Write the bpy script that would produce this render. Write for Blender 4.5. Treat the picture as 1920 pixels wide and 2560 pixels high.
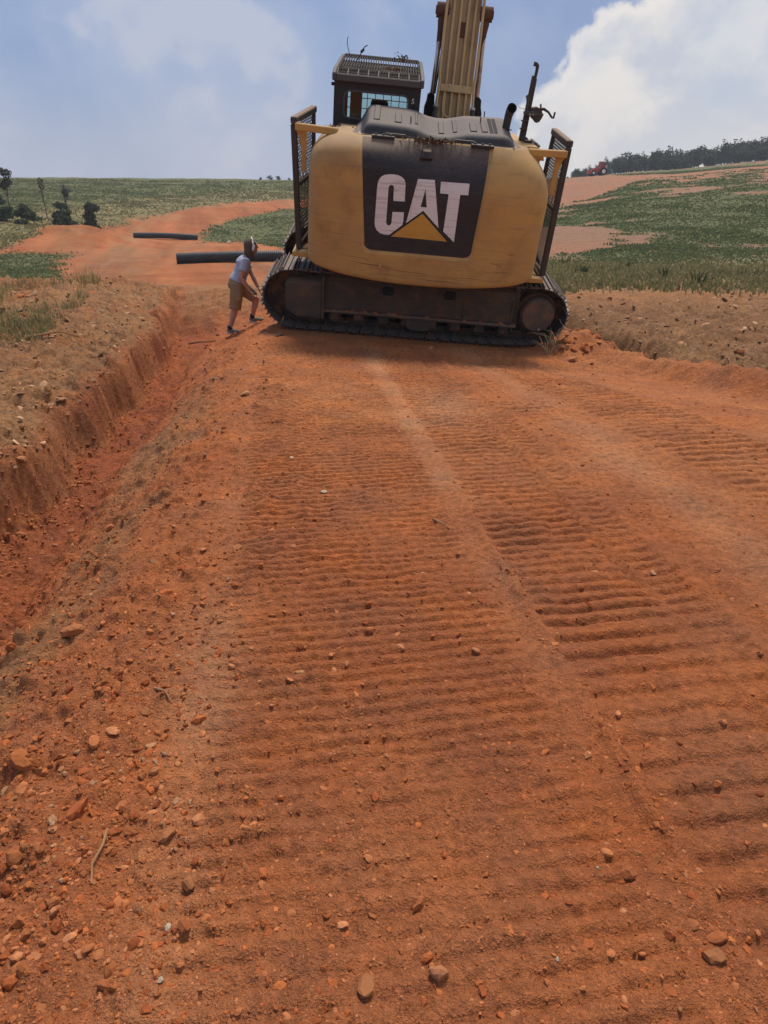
import bpy, bmesh, math, random
import numpy as np
from mathutils import Vector, Matrix

random.seed(7)
rng = np.random.default_rng(11)
R = math.radians
scene = bpy.context.scene
for o in list(bpy.data.objects):
    bpy.data.objects.remove(o, do_unlink=True)
COL = scene.collection

# ------------------------------------------------------------------ camera
cam = bpy.data.cameras.new("camera")
cam.sensor_fit = 'VERTICAL'
cam.sensor_height = 24.0
cam.lens = 24.0 * 1700.0 / 2560.0
cam.clip_start = 0.05
cam.clip_end = 6000
cam_o = bpy.data.objects.new("camera", cam)
cam_o.location = (0, 0, 1.65)
cam_o.rotation_euler = (R(90 - 24.1), 0, 0)
COL.objects.link(cam_o)
scene.camera = cam_o

# ------------------------------------------------------------------ light, sky, exposure
SUN_EL, SUN_AZ = R(66), R(14)            # azimuth measured from +Y towards +X
sun_dir = Vector((math.sin(SUN_AZ) * math.cos(SUN_EL), math.cos(SUN_AZ) * math.cos(SUN_EL), math.sin(SUN_EL)))
sun = bpy.data.lights.new("sun", 'SUN')
sun.energy = 2.9
sun.angle = R(14)
sun.color = (1.0, 0.91, 0.79)
sun_o = bpy.data.objects.new("sun", sun)
sun_o.rotation_euler = (-sun_dir).to_track_quat('-Z', 'Y').to_euler()
sun_o.location = (20, 30, 40)
COL.objects.link(sun_o)
scene.view_settings.view_transform = 'Standard'
scene.view_settings.look = 'None'
scene.view_settings.gamma = 1
scene.view_settings.use_curve_mapping = False
scene.view_settings.exposure = 0.58
scene.cycles.max_bounces = 6
scene.cycles.diffuse_bounces = 3
scene.cycles.transparent_max_bounces = 8


class NT:
    """tiny node-tree helper"""
    def __init__(self, tree):
        self.t = tree
    def n(self, typ, **kw):
        nd = self.t.nodes.new(typ)
        for k, v in kw.items():
            if k.startswith('_'):
                setattr(nd, k[1:], v)
        return nd
    def l(self, a, b):
        self.t.links.new(a, b)
    def val(self, sock, v):
        if isinstance(v, bpy.types.NodeSocket):
            self.l(v, sock)
        else:
            sock.default_value = v
    def math(self, op, a, b=0.0, c=0.0, clamp=False):
        nd = self.t.nodes.new('ShaderNodeMath'); nd.operation = op; nd.use_clamp = clamp
        self.val(nd.inputs[0], a); self.val(nd.inputs[1], b)
        if op in ('MULTIPLY_ADD', 'SMOOTH_MIN', 'COMPARE'):
            self.val(nd.inputs[2], c)
        return nd.outputs[0]
    def mix(self, fac, a, b, blend='MIX'):
        nd = self.t.nodes.new('ShaderNodeMix'); nd.data_type = 'RGBA'; nd.blend_type = blend
        self.val(nd.inputs[0], fac)
        for s, v in ((nd.inputs[6], a), (nd.inputs[7], b)):
            if isinstance(v, (tuple, list)) and len(v) == 3:
                v = (*v, 1)
            self.val(s, v)
        return nd.outputs[2]
    def smooth(self, v, lo, hi, a=0.0, b=1.0):
        nd = self.t.nodes.new('ShaderNodeMapRange'); nd.interpolation_type = 'SMOOTHSTEP'
        self.val(nd.inputs[0], v); nd.inputs[1].default_value = lo; nd.inputs[2].default_value = hi
        nd.inputs[3].default_value = a; nd.inputs[4].default_value = b
        return nd.outputs[0]
    def noise(self, vec, scale, detail=4.0, rough=0.55, dist=0.0):
        nd = self.t.nodes.new('ShaderNodeTexNoise')
        if vec is not None:
            self.l(vec, nd.inputs['Vector'])
        nd.inputs['Scale'].default_value = scale; nd.inputs['Detail'].default_value = detail
        nd.inputs['Roughness'].default_value = rough; nd.inputs['Distortion'].default_value = dist
        return nd.outputs['Fac']
    def mapping(self, vec, scale=(1, 1, 1), loc=(0, 0, 0), rot=(0, 0, 0)):
        nd = self.t.nodes.new('ShaderNodeMapping')
        self.l(vec, nd.inputs['Vector'])
        nd.inputs['Scale'].default_value = scale; nd.inputs['Location'].default_value = loc
        nd.inputs['Rotation'].default_value = rot
        return nd.outputs[0]


def make_world():
    w = bpy.data.worlds.new("World")
    scene.world = w
    w.use_nodes = True
    t = w.node_tree
    t.nodes.clear()
    k = NT(t)
    out = k.n('ShaderNodeOutputWorld'); bg = k.n('ShaderNodeBackground')
    sky = k.n('ShaderNodeTexSky', _sky_type='NISHITA', _sun_disc=False)
    sky.sun_elevation = SUN_EL; sky.sun_rotation = SUN_AZ
    sky.altitude = 200; sky.air_density = 1.2; sky.dust_density = 3.0; sky.ozone_density = 1.0
    tc = k.n('ShaderNodeTexCoord')
    d = tc.outputs['Generated']
    sep = k.n('ShaderNodeSeparateXYZ'); k.l(d, sep.inputs[0])
    x, y, z = sep.outputs
    zc = k.math('ADD', k.math('MAXIMUM', z, 0.0), 0.16)
    cmb = k.n('ShaderNodeCombineXYZ')
    k.l(k.math('DIVIDE', x, zc), cmb.inputs[0]); k.l(k.math('DIVIDE', y, zc), cmb.inputs[1])
    pv = cmb.outputs[0]
    # towering bright cloud to the right of a slanting front, blue-grey cloud to the left of it
    cum = k.noise(k.mapping(d, (1, 1, 1.15), (3.17, 0.6, 1.15)), 7.5, 9, 0.58, 0.2)
    big = k.noise(k.mapping(d, (1, 1, 1.2), (0.35, 2.2, 0.72)), 2.6, 6, 0.5, 0.15)
    veil = k.noise(k.mapping(d, (2.0, 2.0, 2.6), (1.3, 0.4, 0.2)), 1.7, 6, 0.52, 0.4)
    s1 = k.math('SUBTRACT', x, k.math('MULTIPLY', k.math('MINIMUM', z, 0.19), 0.72))
    s1 = k.math('ADD', s1, k.math('MULTIPLY', k.math('SUBTRACT', cum, 0.5), 0.34))
    s1 = k.math('ADD', s1, k.math('MULTIPLY', k.math('SUBTRACT', big, 0.5), 0.12))
    front = k.smooth(s1, 0.095, 0.135)
    right = k.smooth(k.math('SUBTRACT', x, k.math('MULTIPLY', z, 0.6)), 0.0, 0.22)
    low = k.smooth(z, 0.0, 0.20, 1.0, 0.0)
    base = k.mix(0.75, sky.outputs[0], (1.65, 2.85, 5.7))
    base = k.mix(k.math('MULTIPLY', k.smooth(veil, 0.40, 0.60), 0.62), base, (4.3, 4.9, 6.5))
    puff = k.smooth(k.math('ADD', k.math('MULTIPLY', veil, 0.7), k.math('MULTIPLY', cum, 0.3)), 0.545, 0.60)
    base = k.mix(k.math('MULTIPLY', puff, 0.42), base, (6.2, 6.2, 6.7))
    base = k.mix(k.math('MULTIPLY', low, 0.62), base, (5.2, 5.4, 6.3))
    shade = k.smooth(k.noise(k.mapping(d, (1, 1, 1.3), (3.3, 0.9, 1.25)), 8.0, 8, 0.6, 0.2), 0.36, 0.60)
    lit = k.mix(shade, (5.3, 5.7, 6.6), (8.0, 7.65, 7.35))
    lit = k.mix(k.math('MULTIPLY', k.smooth(z, 0.0, 0.16, 1.0, 0.0), 0.65), lit, (7.7, 7.3, 6.95))
    bluegap = k.smooth(k.math('ADD', big, k.math('MULTIPLY', z, 0.9)), 0.60, 0.72)
    lit = k.mix(k.math('MULTIPLY', bluegap, 0.35), lit, (4.2, 5.3, 7.0))
    bank_ = k.math('MULTIPLY', k.smooth(s1, -0.10, 0.08), k.smooth(z, 0.05, 0.12))
    base = k.mix(k.math('MULTIPLY', bank_, 0.55), base, (1.75, 2.75, 5.1))
    colr = k.mix(front, base, lit)
    rim = k.math('MULTIPLY', k.smooth(s1, 0.098, 0.125), k.smooth(s1, 0.125, 0.17, 1.0, 0.0))
    colr = k.mix(k.math('MULTIPLY', rim, 0.55), colr, (8.8, 8.3, 7.8))
    ground = k.smooth(z, -0.06, 0.0)
    colr = k.mix(ground, (2.2, 1.7, 1.3), colr)
    k.l(colr, bg.inputs[0]); bg.inputs[1].default_value = 0.070
    k.l(bg.outputs[0], out.inputs[0])
make_world()

# ------------------------------------------------------------------ helpers
def link(o, parent=None):
    COL.objects.link(o)
    if parent is not None:
        o.parent = parent
    return o

def empty(name, loc=(0, 0, 0), rot=(0, 0, 0)):
    o = bpy.data.objects.new(name, None)
    o.location = loc; o.rotation_euler = rot
    o.empty_display_size = 0.2
    COL.objects.link(o)
    return o

def tag(o, label=None, cat=None, group=None, kind=None):
    if label: o['label'] = label
    if cat: o['category'] = cat
    if group: o['group'] = group
    if kind: o['kind'] = kind
    return o

def np_mesh(name, V, F, mats, smooth=False, col=None, angle=None, midx=None):
    """V (n,3) array, F (m,k) array of equal sized faces"""
    V = np.asarray(V, dtype=np.float32); F = np.asarray(F, dtype=np.int32)
    me = bpy.data.meshes.new(name)
    n, m, kk = len(V), len(F), F.shape[1]
    me.vertices.add(n); me.vertices.foreach_set('co', V.ravel())
    me.loops.add(m * kk); me.loops.foreach_set('vertex_index', F.ravel())
    me.polygons.add(m)
    me.polygons.foreach_set('loop_start', np.arange(0, m * kk, kk, dtype=np.int32))
    me.polygons.foreach_set('loop_total', np.full(m, kk, dtype=np.int32))
    if midx is not None:
        me.polygons.foreach_set('material_index', np.asarray(midx, dtype=np.int32))
    me.polygons.foreach_set('use_smooth', np.full(m, bool(smooth)))
    me.update(calc_edges=True)
    if col is not None:
        a = me.color_attributes.new('tint', 'FLOAT_COLOR', 'POINT')
        c = np.ones((n, 4), dtype=np.float32); c[:, :3] = col
        a.data.foreach_set('color', c.ravel())
    for mt in (mats if isinstance(mats, (list, tuple)) else [mats]):
        me.materials.append(mt)
    if smooth and angle is not None:
        me.set_sharp_from_angle(angle=R(angle))
    return me

class MB:
    """collects simple shapes into ONE mesh"""
    def __init__(self):
        self.v = []; self.f = []
    def add(self, vs, fs):
        o = len(self.v)
        self.v += [tuple(p) for p in vs]
        self.f += [tuple(i + o for i in f) for f in fs]
        return self
    def box(self, lo, hi):
        x0, y0, z0 = lo; x1, y1, z1 = hi
        vs = [(x0, y0, z0), (x1, y0, z0), (x1, y1, z0), (x0, y1, z0), (x0, y0, z1), (x1, y0, z1), (x1, y1, z1), (x0, y1, z1)]
        return self.add(vs, [(0, 3, 2, 1), (4, 5, 6, 7), (0, 1, 5, 4), (1, 2, 6, 5), (2, 3, 7, 6), (3, 0, 4, 7)])
    def beam(self, a, b, w, h, up=(0, 0, 1)):
        a = Vector(a); b = Vector(b); d = (b - a).normalized(); u = Vector(up)
        s = d.cross(u)
        if s.length < 1e-4: s = d.cross(Vector((1, 0, 0)))
        s.normalize(); u = s.cross(d).normalized()
        vs = []
        for p in (a, b):
            for i, j in ((-1, -1), (1, -1), (1, 1), (-1, 1)):
                vs.append(p + s * (i * w / 2) + u * (j * h / 2))
        return self.add(vs, [(0, 1, 2, 3), (7, 6, 5, 4), (0, 4, 5, 1), (1, 5, 6, 2), (2, 6, 7, 3), (3, 7, 4, 0)])
    def tube(self, pts, r, n=10, cap=True):
        pts = [Vector(p) for p in pts]
        rs = r if isinstance(r, (list, tuple)) else [r] * len(pts)
        rings = []; prev = None
        for i, p in enumerate(pts):
            d = (pts[min(i + 1, len(pts) - 1)] - pts[max(i - 1, 0)]).normalized()
            if prev is None:
                s = d.cross(Vector((0, 0, 1)))
                if s.length < 1e-3: s = d.cross(Vector((1, 0, 0)))
            else:
                s = prev - d * prev.dot(d)
            s.normalize(); prev = s; u = s.cross(d)
            rings.append([p + (s * math.cos(2 * math.pi * q / n) + u * math.sin(2 * math.pi * q / n)) * rs[i] for q in range(n)])
        vs = [p for rg in rings for p in rg]; fs = []
        for i in range(len(pts) - 1):
            for q in range(n):
                a = i * n + q; b = i * n + (q + 1) % n
                fs.append((a, b, b + n, a + n))
        if cap:
            fs.append(tuple(range(n - 1, -1, -1))); fs.append(tuple((len(pts) - 1) * n + q for q in range(n)))
        return self.add(vs, fs)
    def cyl(self, a, b, r, n=20):
        return self.tube([a, b], r, n)
    def prism(self, poly, axis, d0, d1):
        """poly: 2d outline; axis 'y': poly=(x,z), 'x': poly=(y,z), 'z': poly=(x,y)"""
        def P(p, d):
            return {'y': (p[0], d, p[1]), 'x': (d, p[0], p[1]), 'z': (p[0], p[1], d)}[axis]
        n = len(poly)
        vs = [P(p, d0) for p in poly] + [P(p, d1) for p in poly]
        fs = [tuple(range(n)), tuple(range(2 * n - 1, n - 1, -1))]
        fs += [(i, i + n, (i + 1) % n + n, (i + 1) % n) for i in range(n)]
        return self.add(vs, fs)
    def mesh(self, name, mat, smooth=None, bevel=0.0, seg=1):
        me = bpy.data.meshes.new(name)
        me.from_pydata(self.v, [], self.f)
        bm = bmesh.new(); bm.from_mesh(me)
        bmesh.ops.recalc_face_normals(bm, faces=bm.faces)
        if bevel > 0:
            es = [e for e in bm.edges if len(e.link_faces) == 2 and e.calc_face_angle(0) > R(35)]
            bmesh.ops.bevel(bm, geom=es, offset=bevel, segments=seg, affect='EDGES', clamp_overlap=True)
        bm.to_mesh(me); bm.free()
        for m in (mat if isinstance(mat, (list, tuple)) else [mat]):
            me.materials.append(m)
        if smooth:
            for p in me.polygons: p.use_smooth = True
            me.set_sharp_from_angle(angle=R(smooth))
        return me
    def build(self, name, mat, parent=None, smooth=None, bevel=0.0, seg=1):
        return link(bpy.data.objects.new(name, self.mesh(name, mat, smooth, bevel, seg)), parent)

# value noise -----------------------------------------------------------
def _hash(ix, iy, seed):
    h = (ix.astype(np.int64) * 374761393 + iy.astype(np.int64) * 668265263 + seed * 1442695041) & 0xFFFFFFFF
    h = ((h ^ (h >> 13)) * 1274126177) & 0xFFFFFFFF
    h = (h ^ (h >> 16)) & 0xFFFFFF
    return h / float(0xFFFFFF)

def vnoise(x, y, seed=0):
    ix = np.floor(x); iy = np.floor(y)
    fx = x - ix; fy = y - iy
    fx = fx * fx * (3 - 2 * fx); fy = fy * fy * (3 - 2 * fy)
    a = _hash(ix, iy, seed); b = _hash(ix + 1, iy, seed); c = _hash(ix, iy + 1, seed); d = _hash(ix + 1, iy + 1, seed)
    return (a + (b - a) * fx) * (1 - fy) + (c + (d - c) * fx) * fy      # 0..1

def fbm(x, y, octv=4, seed=0, gain=0.5):
    s = 0; a = 1.0; t = 0
    for i in range(octv):
        s = s + a * (vnoise(x, y, seed + i * 17) - 0.5); t += a
        x = x * 2.03 + 11.7; y = y * 2.03 - 5.3; a *= gain
    return s / t * 2                                                  # about -1..1

def ss(lo, hi, v):
    t = np.clip((v - lo) / (hi - lo), 0, 1)
    return t * t * (3 - 2 * t)

# ------------------------------------------------------------------ materials
def new_mat(name):
    m = bpy.data.materials.new(name); m.use_nodes = True
    t = m.node_tree; k = NT(t)
    b = t.nodes['Principled BSDF']
    b.inputs['Specular IOR Level'].default_value = 0.3
    return m, k, b

def mat_soil():
    m, k, b = new_mat("soil")
    tc = k.n('ShaderNodeTexCoord'); p = tc.outputs['Object']
    at = k.n('ShaderNodeAttribute', _attribute_name='tint')
    n1 = k.noise(p, 2.2, 5, 0.6); n9 = k.noise(p, 8, 5, 0.65); n2 = k.noise(p, 26, 6, 0.7); n3 = k.noise(p, 170, 3, 0.7)
    f = k.math('MULTIPLY', k.math('ADD', 0.5, k.math('MULTIPLY', n1, 1.0)), k.math('ADD', 0.15, k.math('MULTIPLY', n2, 1.7)))
    f = k.math('MULTIPLY', f, k.math('ADD', 0.45, k.math('MULTIPLY', n3, 1.1)))
    hsv = k.n('ShaderNodeHueSaturation'); k.l(at.outputs['Color'], hsv.inputs['Color'])
    k.l(f, hsv.inputs['Value'])
    k.l(k.math('ADD', 0.86, k.math('MULTIPLY', n1, 0.2)), hsv.inputs['Saturation'])
    k.l(hsv.outputs[0], b.inputs['Base Color'])
    b.inputs['Roughness'].default_value = 0.95; b.inputs['Specular IOR Level'].default_value = 0.12
    vor = k.n('ShaderNodeTexVoronoi', _feature='F1'); k.l(p, vor.inputs['Vector']); vor.inputs['Scale'].default_value = 75
    hgt = k.math('ADD', k.math('ADD', k.math('MULTIPLY', n2, 1.0), k.math('MULTIPLY', n9, 1.3)), k.math('MULTIPLY', n3, 0.4))
    hgt = k.math('ADD', hgt, k.math('MULTIPLY', k.smooth(vor.outputs['Distance'], 0.0, 0.6, 1.0, 0.0), 0.12))
    bu = k.n('ShaderNodeBump'); bu.inputs['Strength'].default_value = 1.0; bu.inputs['Distance'].default_value = 0.036
    k.l(hgt, bu.inputs['Height']); k.l(bu.outputs[0], b.inputs['Normal'])
    return m

def mat_tint(name, rough=0.9, var=0.5, scale=30, translucent=False, bump=0.0):
    m, k, b = new_mat(name)
    at = k.n('ShaderNodeAttribute', _attribute_name='tint')
    tc = k.n('ShaderNodeTexCoord')
    n = k.noise(tc.outputs['Object'], scale, 4, 0.6)
    f = k.math('ADD', 1 - var / 2, k.math('MULTIPLY', n, var))
    hsv = k.n('ShaderNodeHueSaturation'); k.l(at.outputs['Color'], hsv.inputs['Color']); k.l(f, hsv.inputs['Value'])
    k.l(hsv.outputs[0], b.inputs['Base Color'])
    b.inputs['Roughness'].default_value = rough; b.inputs['Specular IOR Level'].default_value = 0.15
    if bump:
        bu = k.n('ShaderNodeBump'); bu.inputs['Strength'].default_value = bump; bu.inputs['Distance'].default_value = 0.01
        k.l(n, bu.inputs['Height']); k.l(bu.outputs[0], b.inputs['Normal'])
    if translucent:
        b.inputs['Transmission Weight'].default_value = 0.0
        tr = k.n('ShaderNodeBsdfTranslucent'); k.l(hsv.outputs[0], tr.inputs[0])
        mx = k.n('ShaderNodeMixShader'); mx.inputs[0].default_value = 0.3
        out = k.t.nodes['Material Output']
        k.l(b.outputs[0], mx.inputs[1]); k.l(tr.outputs[0], mx.inputs[2]); k.l(mx.outputs[0], out.inputs[0])
    return m

DUST = (0.27, 0.18, 0.12)
def mat_paint(name, base, dust=0.5, rough=0.5, metal=0.0, grime=(0.06, 0.035, 0.02), grime_amt=0.35, streak=0.0, speck=0.0, lo=0.35, bump=0.0, base2=None, clay=0.0, dustc=None):
    """painted / bare metal with settled dust on upward faces, grime blotches, horizontal scuffs"""
    DC = dustc or DUST
    m, k, b = new_mat(name)
    tc = k.n('ShaderNodeTexCoord'); p = tc.outputs['Object']
    geo = k.n('ShaderNodeNewGeometry')
    sep = k.n('ShaderNodeSeparateXYZ'); k.l(geo.outputs['Normal'], sep.inputs[0])
    nb = k.noise(p, 3.0, 6, 0.62); nf = k.noise(p, 40, 4, 0.7)
    c = base
    if base2 is not None:
        c = k.mix(k.smooth(k.noise(p, 1.7, 5, 0.6), 0.35, 0.68), base, base2)
    c = k.mix(k.math('MULTIPLY', k.smooth(nb, 0.45, 0.75), grime_amt), c, grime)
    if streak:
        sn = k.noise(k.mapping(p, (1.3, 1.3, 34)), 1.0, 6, 0.7)
        c = k.mix(k.math('MULTIPLY', k.smooth(sn, 0.52, 0.7), streak), c, grime)
        sp = k.n('ShaderNodeSeparateXYZ'); k.l(p, sp.inputs[0])
        sn2 = k.noise(k.mapping(p, (2.2, 2.2, 60), (.3, .1, 2.0)), 1.0, 5, 0.75)
        c = k.mix(k.math('MULTIPLY', k.math('MULTIPLY', k.smooth(sn2, 0.55, 0.64), k.smooth(sp.outputs[2], 0.95, 1.55, 1.0, 0.0)), streak * 1.6, clamp=True), c, tuple(v * .6 for v in grime))
        wear = k.noise(k.mapping(p, (1.0, 1.0, 2.2), (1.7, .2, .4)), 2.4, 7, 0.66)
        if bump:
            c = k.mix(k.math('MULTIPLY', k.smooth(wear, 0.46, 0.66), streak * 0.7), c, DUST)
        vn = k.noise(k.mapping(p, (20, 20, 0.9)), 1.0, 4, 0.6)
        c = k.mix(k.math('MULTIPLY', k.smooth(vn, 0.55, 0.75), streak * 0.35), c, grime)
    if speck:
        c = k.mix(k.math('MULTIPLY', k.smooth(k.noise(p, 90, 3, 0.75), 0.52, 0.66), speck), c, DUST)
    if clay:
        c = k.mix(k.math('MULTIPLY', k.smooth(k.noise(p, 5.5, 7, 0.68), 0.47, 0.62), clay), c, (0.24, 0.10, 0.045))
    up = k.smooth(k.math('ADD', sep.outputs[2], k.math('MULTIPLY', k.math('SUBTRACT', nf, 0.5), 0.7)), lo, 1.0)
    c = k.mix(k.math('MULTIPLY', up, dust), c, DC)
    k.l(c, b.inputs['Base Color'])
    k.l(k.math('ADD', rough, k.math('MULTIPLY', k.math('MULTIPLY', up, dust), 0.9 - rough)), b.inputs['Roughness'])
    b.inputs['Metallic'].default_value = metal
    if bump:
        bu = k.n('ShaderNodeBump'); bu.inputs['Strength'].default_value = bump; bu.inputs['Distance'].default_value = 0.01
        k.l(k.math('ADD', nb, k.math('MULTIPLY', nf, 0.3)), bu.inputs['Height']); k.l(bu.outputs[0], b.inputs['Normal'])
    return m

def mat_plain(name, base, rough=0.8, var=0.25, scale=12, metal=0.0, bump=0.0):
    m, k, b = new_mat(name)
    tc = k.n('ShaderNodeTexCoord')
    n = k.noise(tc.outputs['Object'], scale, 5, 0.6)
    c = k.mix(n, tuple(v * (1 - var) for v in base), tuple(min(1, v * (1 + var)) for v in base))
    k.l(c, b.inputs['Base Color'])
    b.inputs['Roughness'].default_value = rough; b.inputs['Metallic'].default_value = metal
    if bump:
        bu = k.n('ShaderNodeBump'); bu.inputs['Strength'].default_value = bump; bu.inputs['Distance'].default_value = 0.01
        k.l(n, bu.inputs['Height']); k.l(bu.outputs[0], b.inputs['Normal'])
    return m

def mat_glass(name, tint=(0.86, 0.94, 0.92)):
    m, k, b = new_mat(name)
    tr = k.n('ShaderNodeBsdfTransparent'); tr.inputs[0].default_value = (*tint, 1)
    gl = k.n('ShaderNodeBsdfGlossy'); gl.inputs['Roughness'].default_value = 0.08
    fr = k.n('ShaderNodeFresnel'); fr.inputs[0].default_value = 1.45
    mx = k.n('ShaderNodeMixShader'); k.l(fr.outputs[0], mx.inputs[0]); k.l(tr.outputs[0], mx.inputs[1]); k.l(gl.outputs[0], mx.inputs[2])
    k.l(mx.outputs[0], k.t.nodes['Material Output'].inputs[0])
    return m

M = {}
M['soil'] = mat_soil()
M['stone'] = mat_tint("stone", 0.92, 0.7, 38, bump=0.5)
M['grass'] = mat_tint("grass", 0.8, 0.4, 3, translucent=True)
M['leaf'] = mat_tint("leaf", 0.7, 0.5, 1.2, translucent=True)
M['bark'] = mat_plain("bark", (0.09, 0.065, 0.045), 0.95, 0.4, 9)
M['yellow'] = mat_paint("yellow_paint", (0.48, 0.285, 0.085), 0.6, 0.55, grime=(0.19, 0.105, 0.045), grime_amt=0.5, streak=0.36, lo=0.3, base2=(0.42, 0.24, 0.075), bump=0.12)
M['yellow_plain'] = mat_paint("yellow_paint_frame", (0.50, 0.29, 0.08), 0.5, 0.5, grime=(0.2, 0.11, 0.05), grime_amt=0.3, lo=0.3)
M['boom'] = mat_paint("boom_paint", (0.40, 0.255, 0.115), 0.35, 0.55, grime=(0.13, 0.075, 0.04), grime_amt=0.5, lo=0.4)
M['pipe_y'] = mat_paint("line_paint", (0.50, 0.33, 0.14), 0.3, 0.5, grime=(0.15, 0.09, 0.05), grime_amt=0.3)
M['panel'] = mat_paint("black_panel_paint", (0.018, 0.018, 0.022), 0.75, 0.5, grime=(0.06, 0.055, 0.055), grime_amt=0.3, streak=0.45, speck=0.14, lo=0.12)
M['hood'] = mat_paint("hood_plastic", (0.030, 0.031, 0.036), 0.85, 0.7, grime=(0.08, 0.075, 0.075), grime_amt=0.4, speck=0.12, lo=0.62, dustc=(0.19, 0.155, 0.135))
M['letter'] = mat_paint("white_decal", (0.68, 0.66, 0.64), 0.2, 0.55, grime=(0.16, 0.11, 0.08), grime_amt=0.15, streak=0.55, lo=0.6)
M['triangle'] = mat_paint("yellow_decal", (0.52, 0.28, 0.05), 0.2, 0.5, grime=(0.12, 0.08, 0.05), grime_amt=0.2, streak=0.4, lo=0.6)
M['cab'] = mat_paint("cab_paint", (0.020, 0.021, 0.026), 0.8, 0.5, grime=(0.05, 0.045, 0.045), grime_amt=0.25, speck=0.08, lo=0.4)
M['rim'] = mat_paint("cab_rim_paint", (0.075, 0.07, 0.068), 0.5, 0.65, grime=(0.12, 0.10, 0.085), grime_amt=0.5, lo=0.45, dustc=(0.20, 0.165, 0.14))
M['dark'] = mat_paint("dark_steel", (0.036, 0.034, 0.034), 0.4, 0.6, grime=(0.12, 0.08, 0.055), grime_amt=0.5, lo=0.3)
M['grate'] = mat_paint("grate_steel", (0.022, 0.022, 0.024), 0.10, 0.95, grime=(0.08, 0.06, 0.05), grime_amt=0.4, lo=0.4)
M['guard'] = mat_paint("guard_steel", (0.055, 0.046, 0.04), 0.8, 0.65, grime=(0.12, 0.085, 0.06), grime_amt=0.5, lo=0.3)
M['mesh'] = mat_plain("screen_wire", (0.035, 0.03, 0.027), 0.7, 0.3)
M['frame'] = mat_paint("frame_steel", (0.060, 0.049, 0.040), 0.95, 0.8, grime=(0.13, 0.088, 0.055), grime_amt=0.7, lo=0.25, bump=0.5, clay=0.22)
M['shoe'] = mat_paint("shoe_steel", (0.10, 0.097, 0.10), 0.25, 0.45, metal=0.45, grime=(0.10, 0.055, 0.035), grime_amt=0.6, lo=0.5, clay=0.35)
M['chain'] = mat_paint("chain_steel", (0.04, 0.032, 0.027), 0.4, 0.7, grime=(0.13, 0.065, 0.035), grime_amt=0.6, clay=0.5)
M['hub'] = mat_paint("drive_cover", (0.075, 0.062, 0.052), 0.3, 0.7, grime=(0.22, 0.11, 0.06), grime_amt=0.75, speck=0.25, bump=0.6)
M['chrome'] = mat_paint("rod_chrome", (0.5, 0.5, 0.52), 0.2, 0.25, metal=0.9, grime=(0.12, 0.06, 0.04), grime_amt=0.8)
M['rust'] = mat_plain("rust", (0.11, 0.05, 0.032), 0.9, 0.5, 14, bump=0.4)
M['rubber'] = mat_plain("black_rubber", (0.014, 0.014, 0.016), 0.85, 0.3)
M['pipe'] = mat_plain("black_plastic", (0.022, 0.022, 0.026), 0.45, 0.35, 3)
M['glass'] = mat_glass("cab_glass")
M['bolt'] = mat_plain("bolt_steel", (0.42, 0.40, 0.37), 0.45, 0.3, 20, metal=0.4)
M['white'] = mat_plain("white_print", (0.7, 0.68, 0.65), 0.6, 0.1)
M['skin'] = mat_plain("skin", (0.46, 0.24, 0.17), 0.6, 0.12, 10)
M['shirt'] = mat_plain("grey_cotton", (0.36, 0.375, 0.44), 0.95, 0.15, 25, bump=0.3)
M['shorts'] = mat_plain("khaki_cotton", (0.27, 0.18, 0.095), 0.95, 0.22, 18, bump=0.3)
M['hair'] = mat_plain("brown_hair", (0.12, 0.066, 0.036), 0.6, 0.5, 60, bump=0.6)
M['phones'] = mat_plain("white_plastic", (0.72, 0.70, 0.67), 0.4, 0.05)
M['shoe_cloth'] = mat_plain("dusty_shoe", (0.19, 0.16, 0.12), 0.9, 0.25)
M['sock'] = mat_plain("black_sock", (0.02, 0.02, 0.022), 0.95, 0.2)
M['red'] = mat_plain("red_vehicle_paint", (0.42, 0.06, 0.055), 0.5, 0.2)
M['twig'] = mat_plain("dry_wood", (0.27, 0.14, 0.065), 0.9, 0.4, 20)
M['litter'] = mat_tint("leaf_litter", 0.95, 0.5, 20)

# ------------------------------------------------------------------ terrain
EX_LOC = (0.505, 11.595, 0.194)
EX_ROLL, EX_PIT = R(4.8), R(12.0)
TX = np.array([-0.8, -0.51, -0.30, -0.12, 0.10, 0.235, 0.37, 0.51, 0.80])
TY = np.array([18., 25, 35, 45, 66, 80, 115, 160, 250, 450, 1200])
TZ = np.array([
    [-.2, -.9, -.9, -.7, 1.0, 2.0, 4.8, 7.9, 10, 13, 20],
    [-.2, -1.0, -1.1, -1.0, .7, 1.9, 4.5, 7.4, 9.0, 11, 16],
    [-.2, -1.0, -1.2, -1.2, -1.0, .6, 3.7, 7.3, 9.0, 11, 16],
    [-.1, -1.0, -1.2, -1.2, -1.0, .2, 3.4, 7.2, 9.2, 11, 16],
    [0, -.6, -.8, -.6, .2, 1.0, 3.6, 6.9, 9.2, 12, 16],
    [0, -.2, 0, .5, 1.6, 2.5, 5.6, 7.2, 10.2, 13, 18],
    [0, -.2, .2, 1.0, 2.7, 4.1, 6.2, 8.5, 12.8, 16, 20],
    [0, -.2, .3, 1.3, 3.6, 5.1, 7.4, 10., 15.8, 20, 26],
    [0, -.1, .6, 2.0, 5.0, 7.0, 10., 14, 22, 28, 36]])

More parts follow.
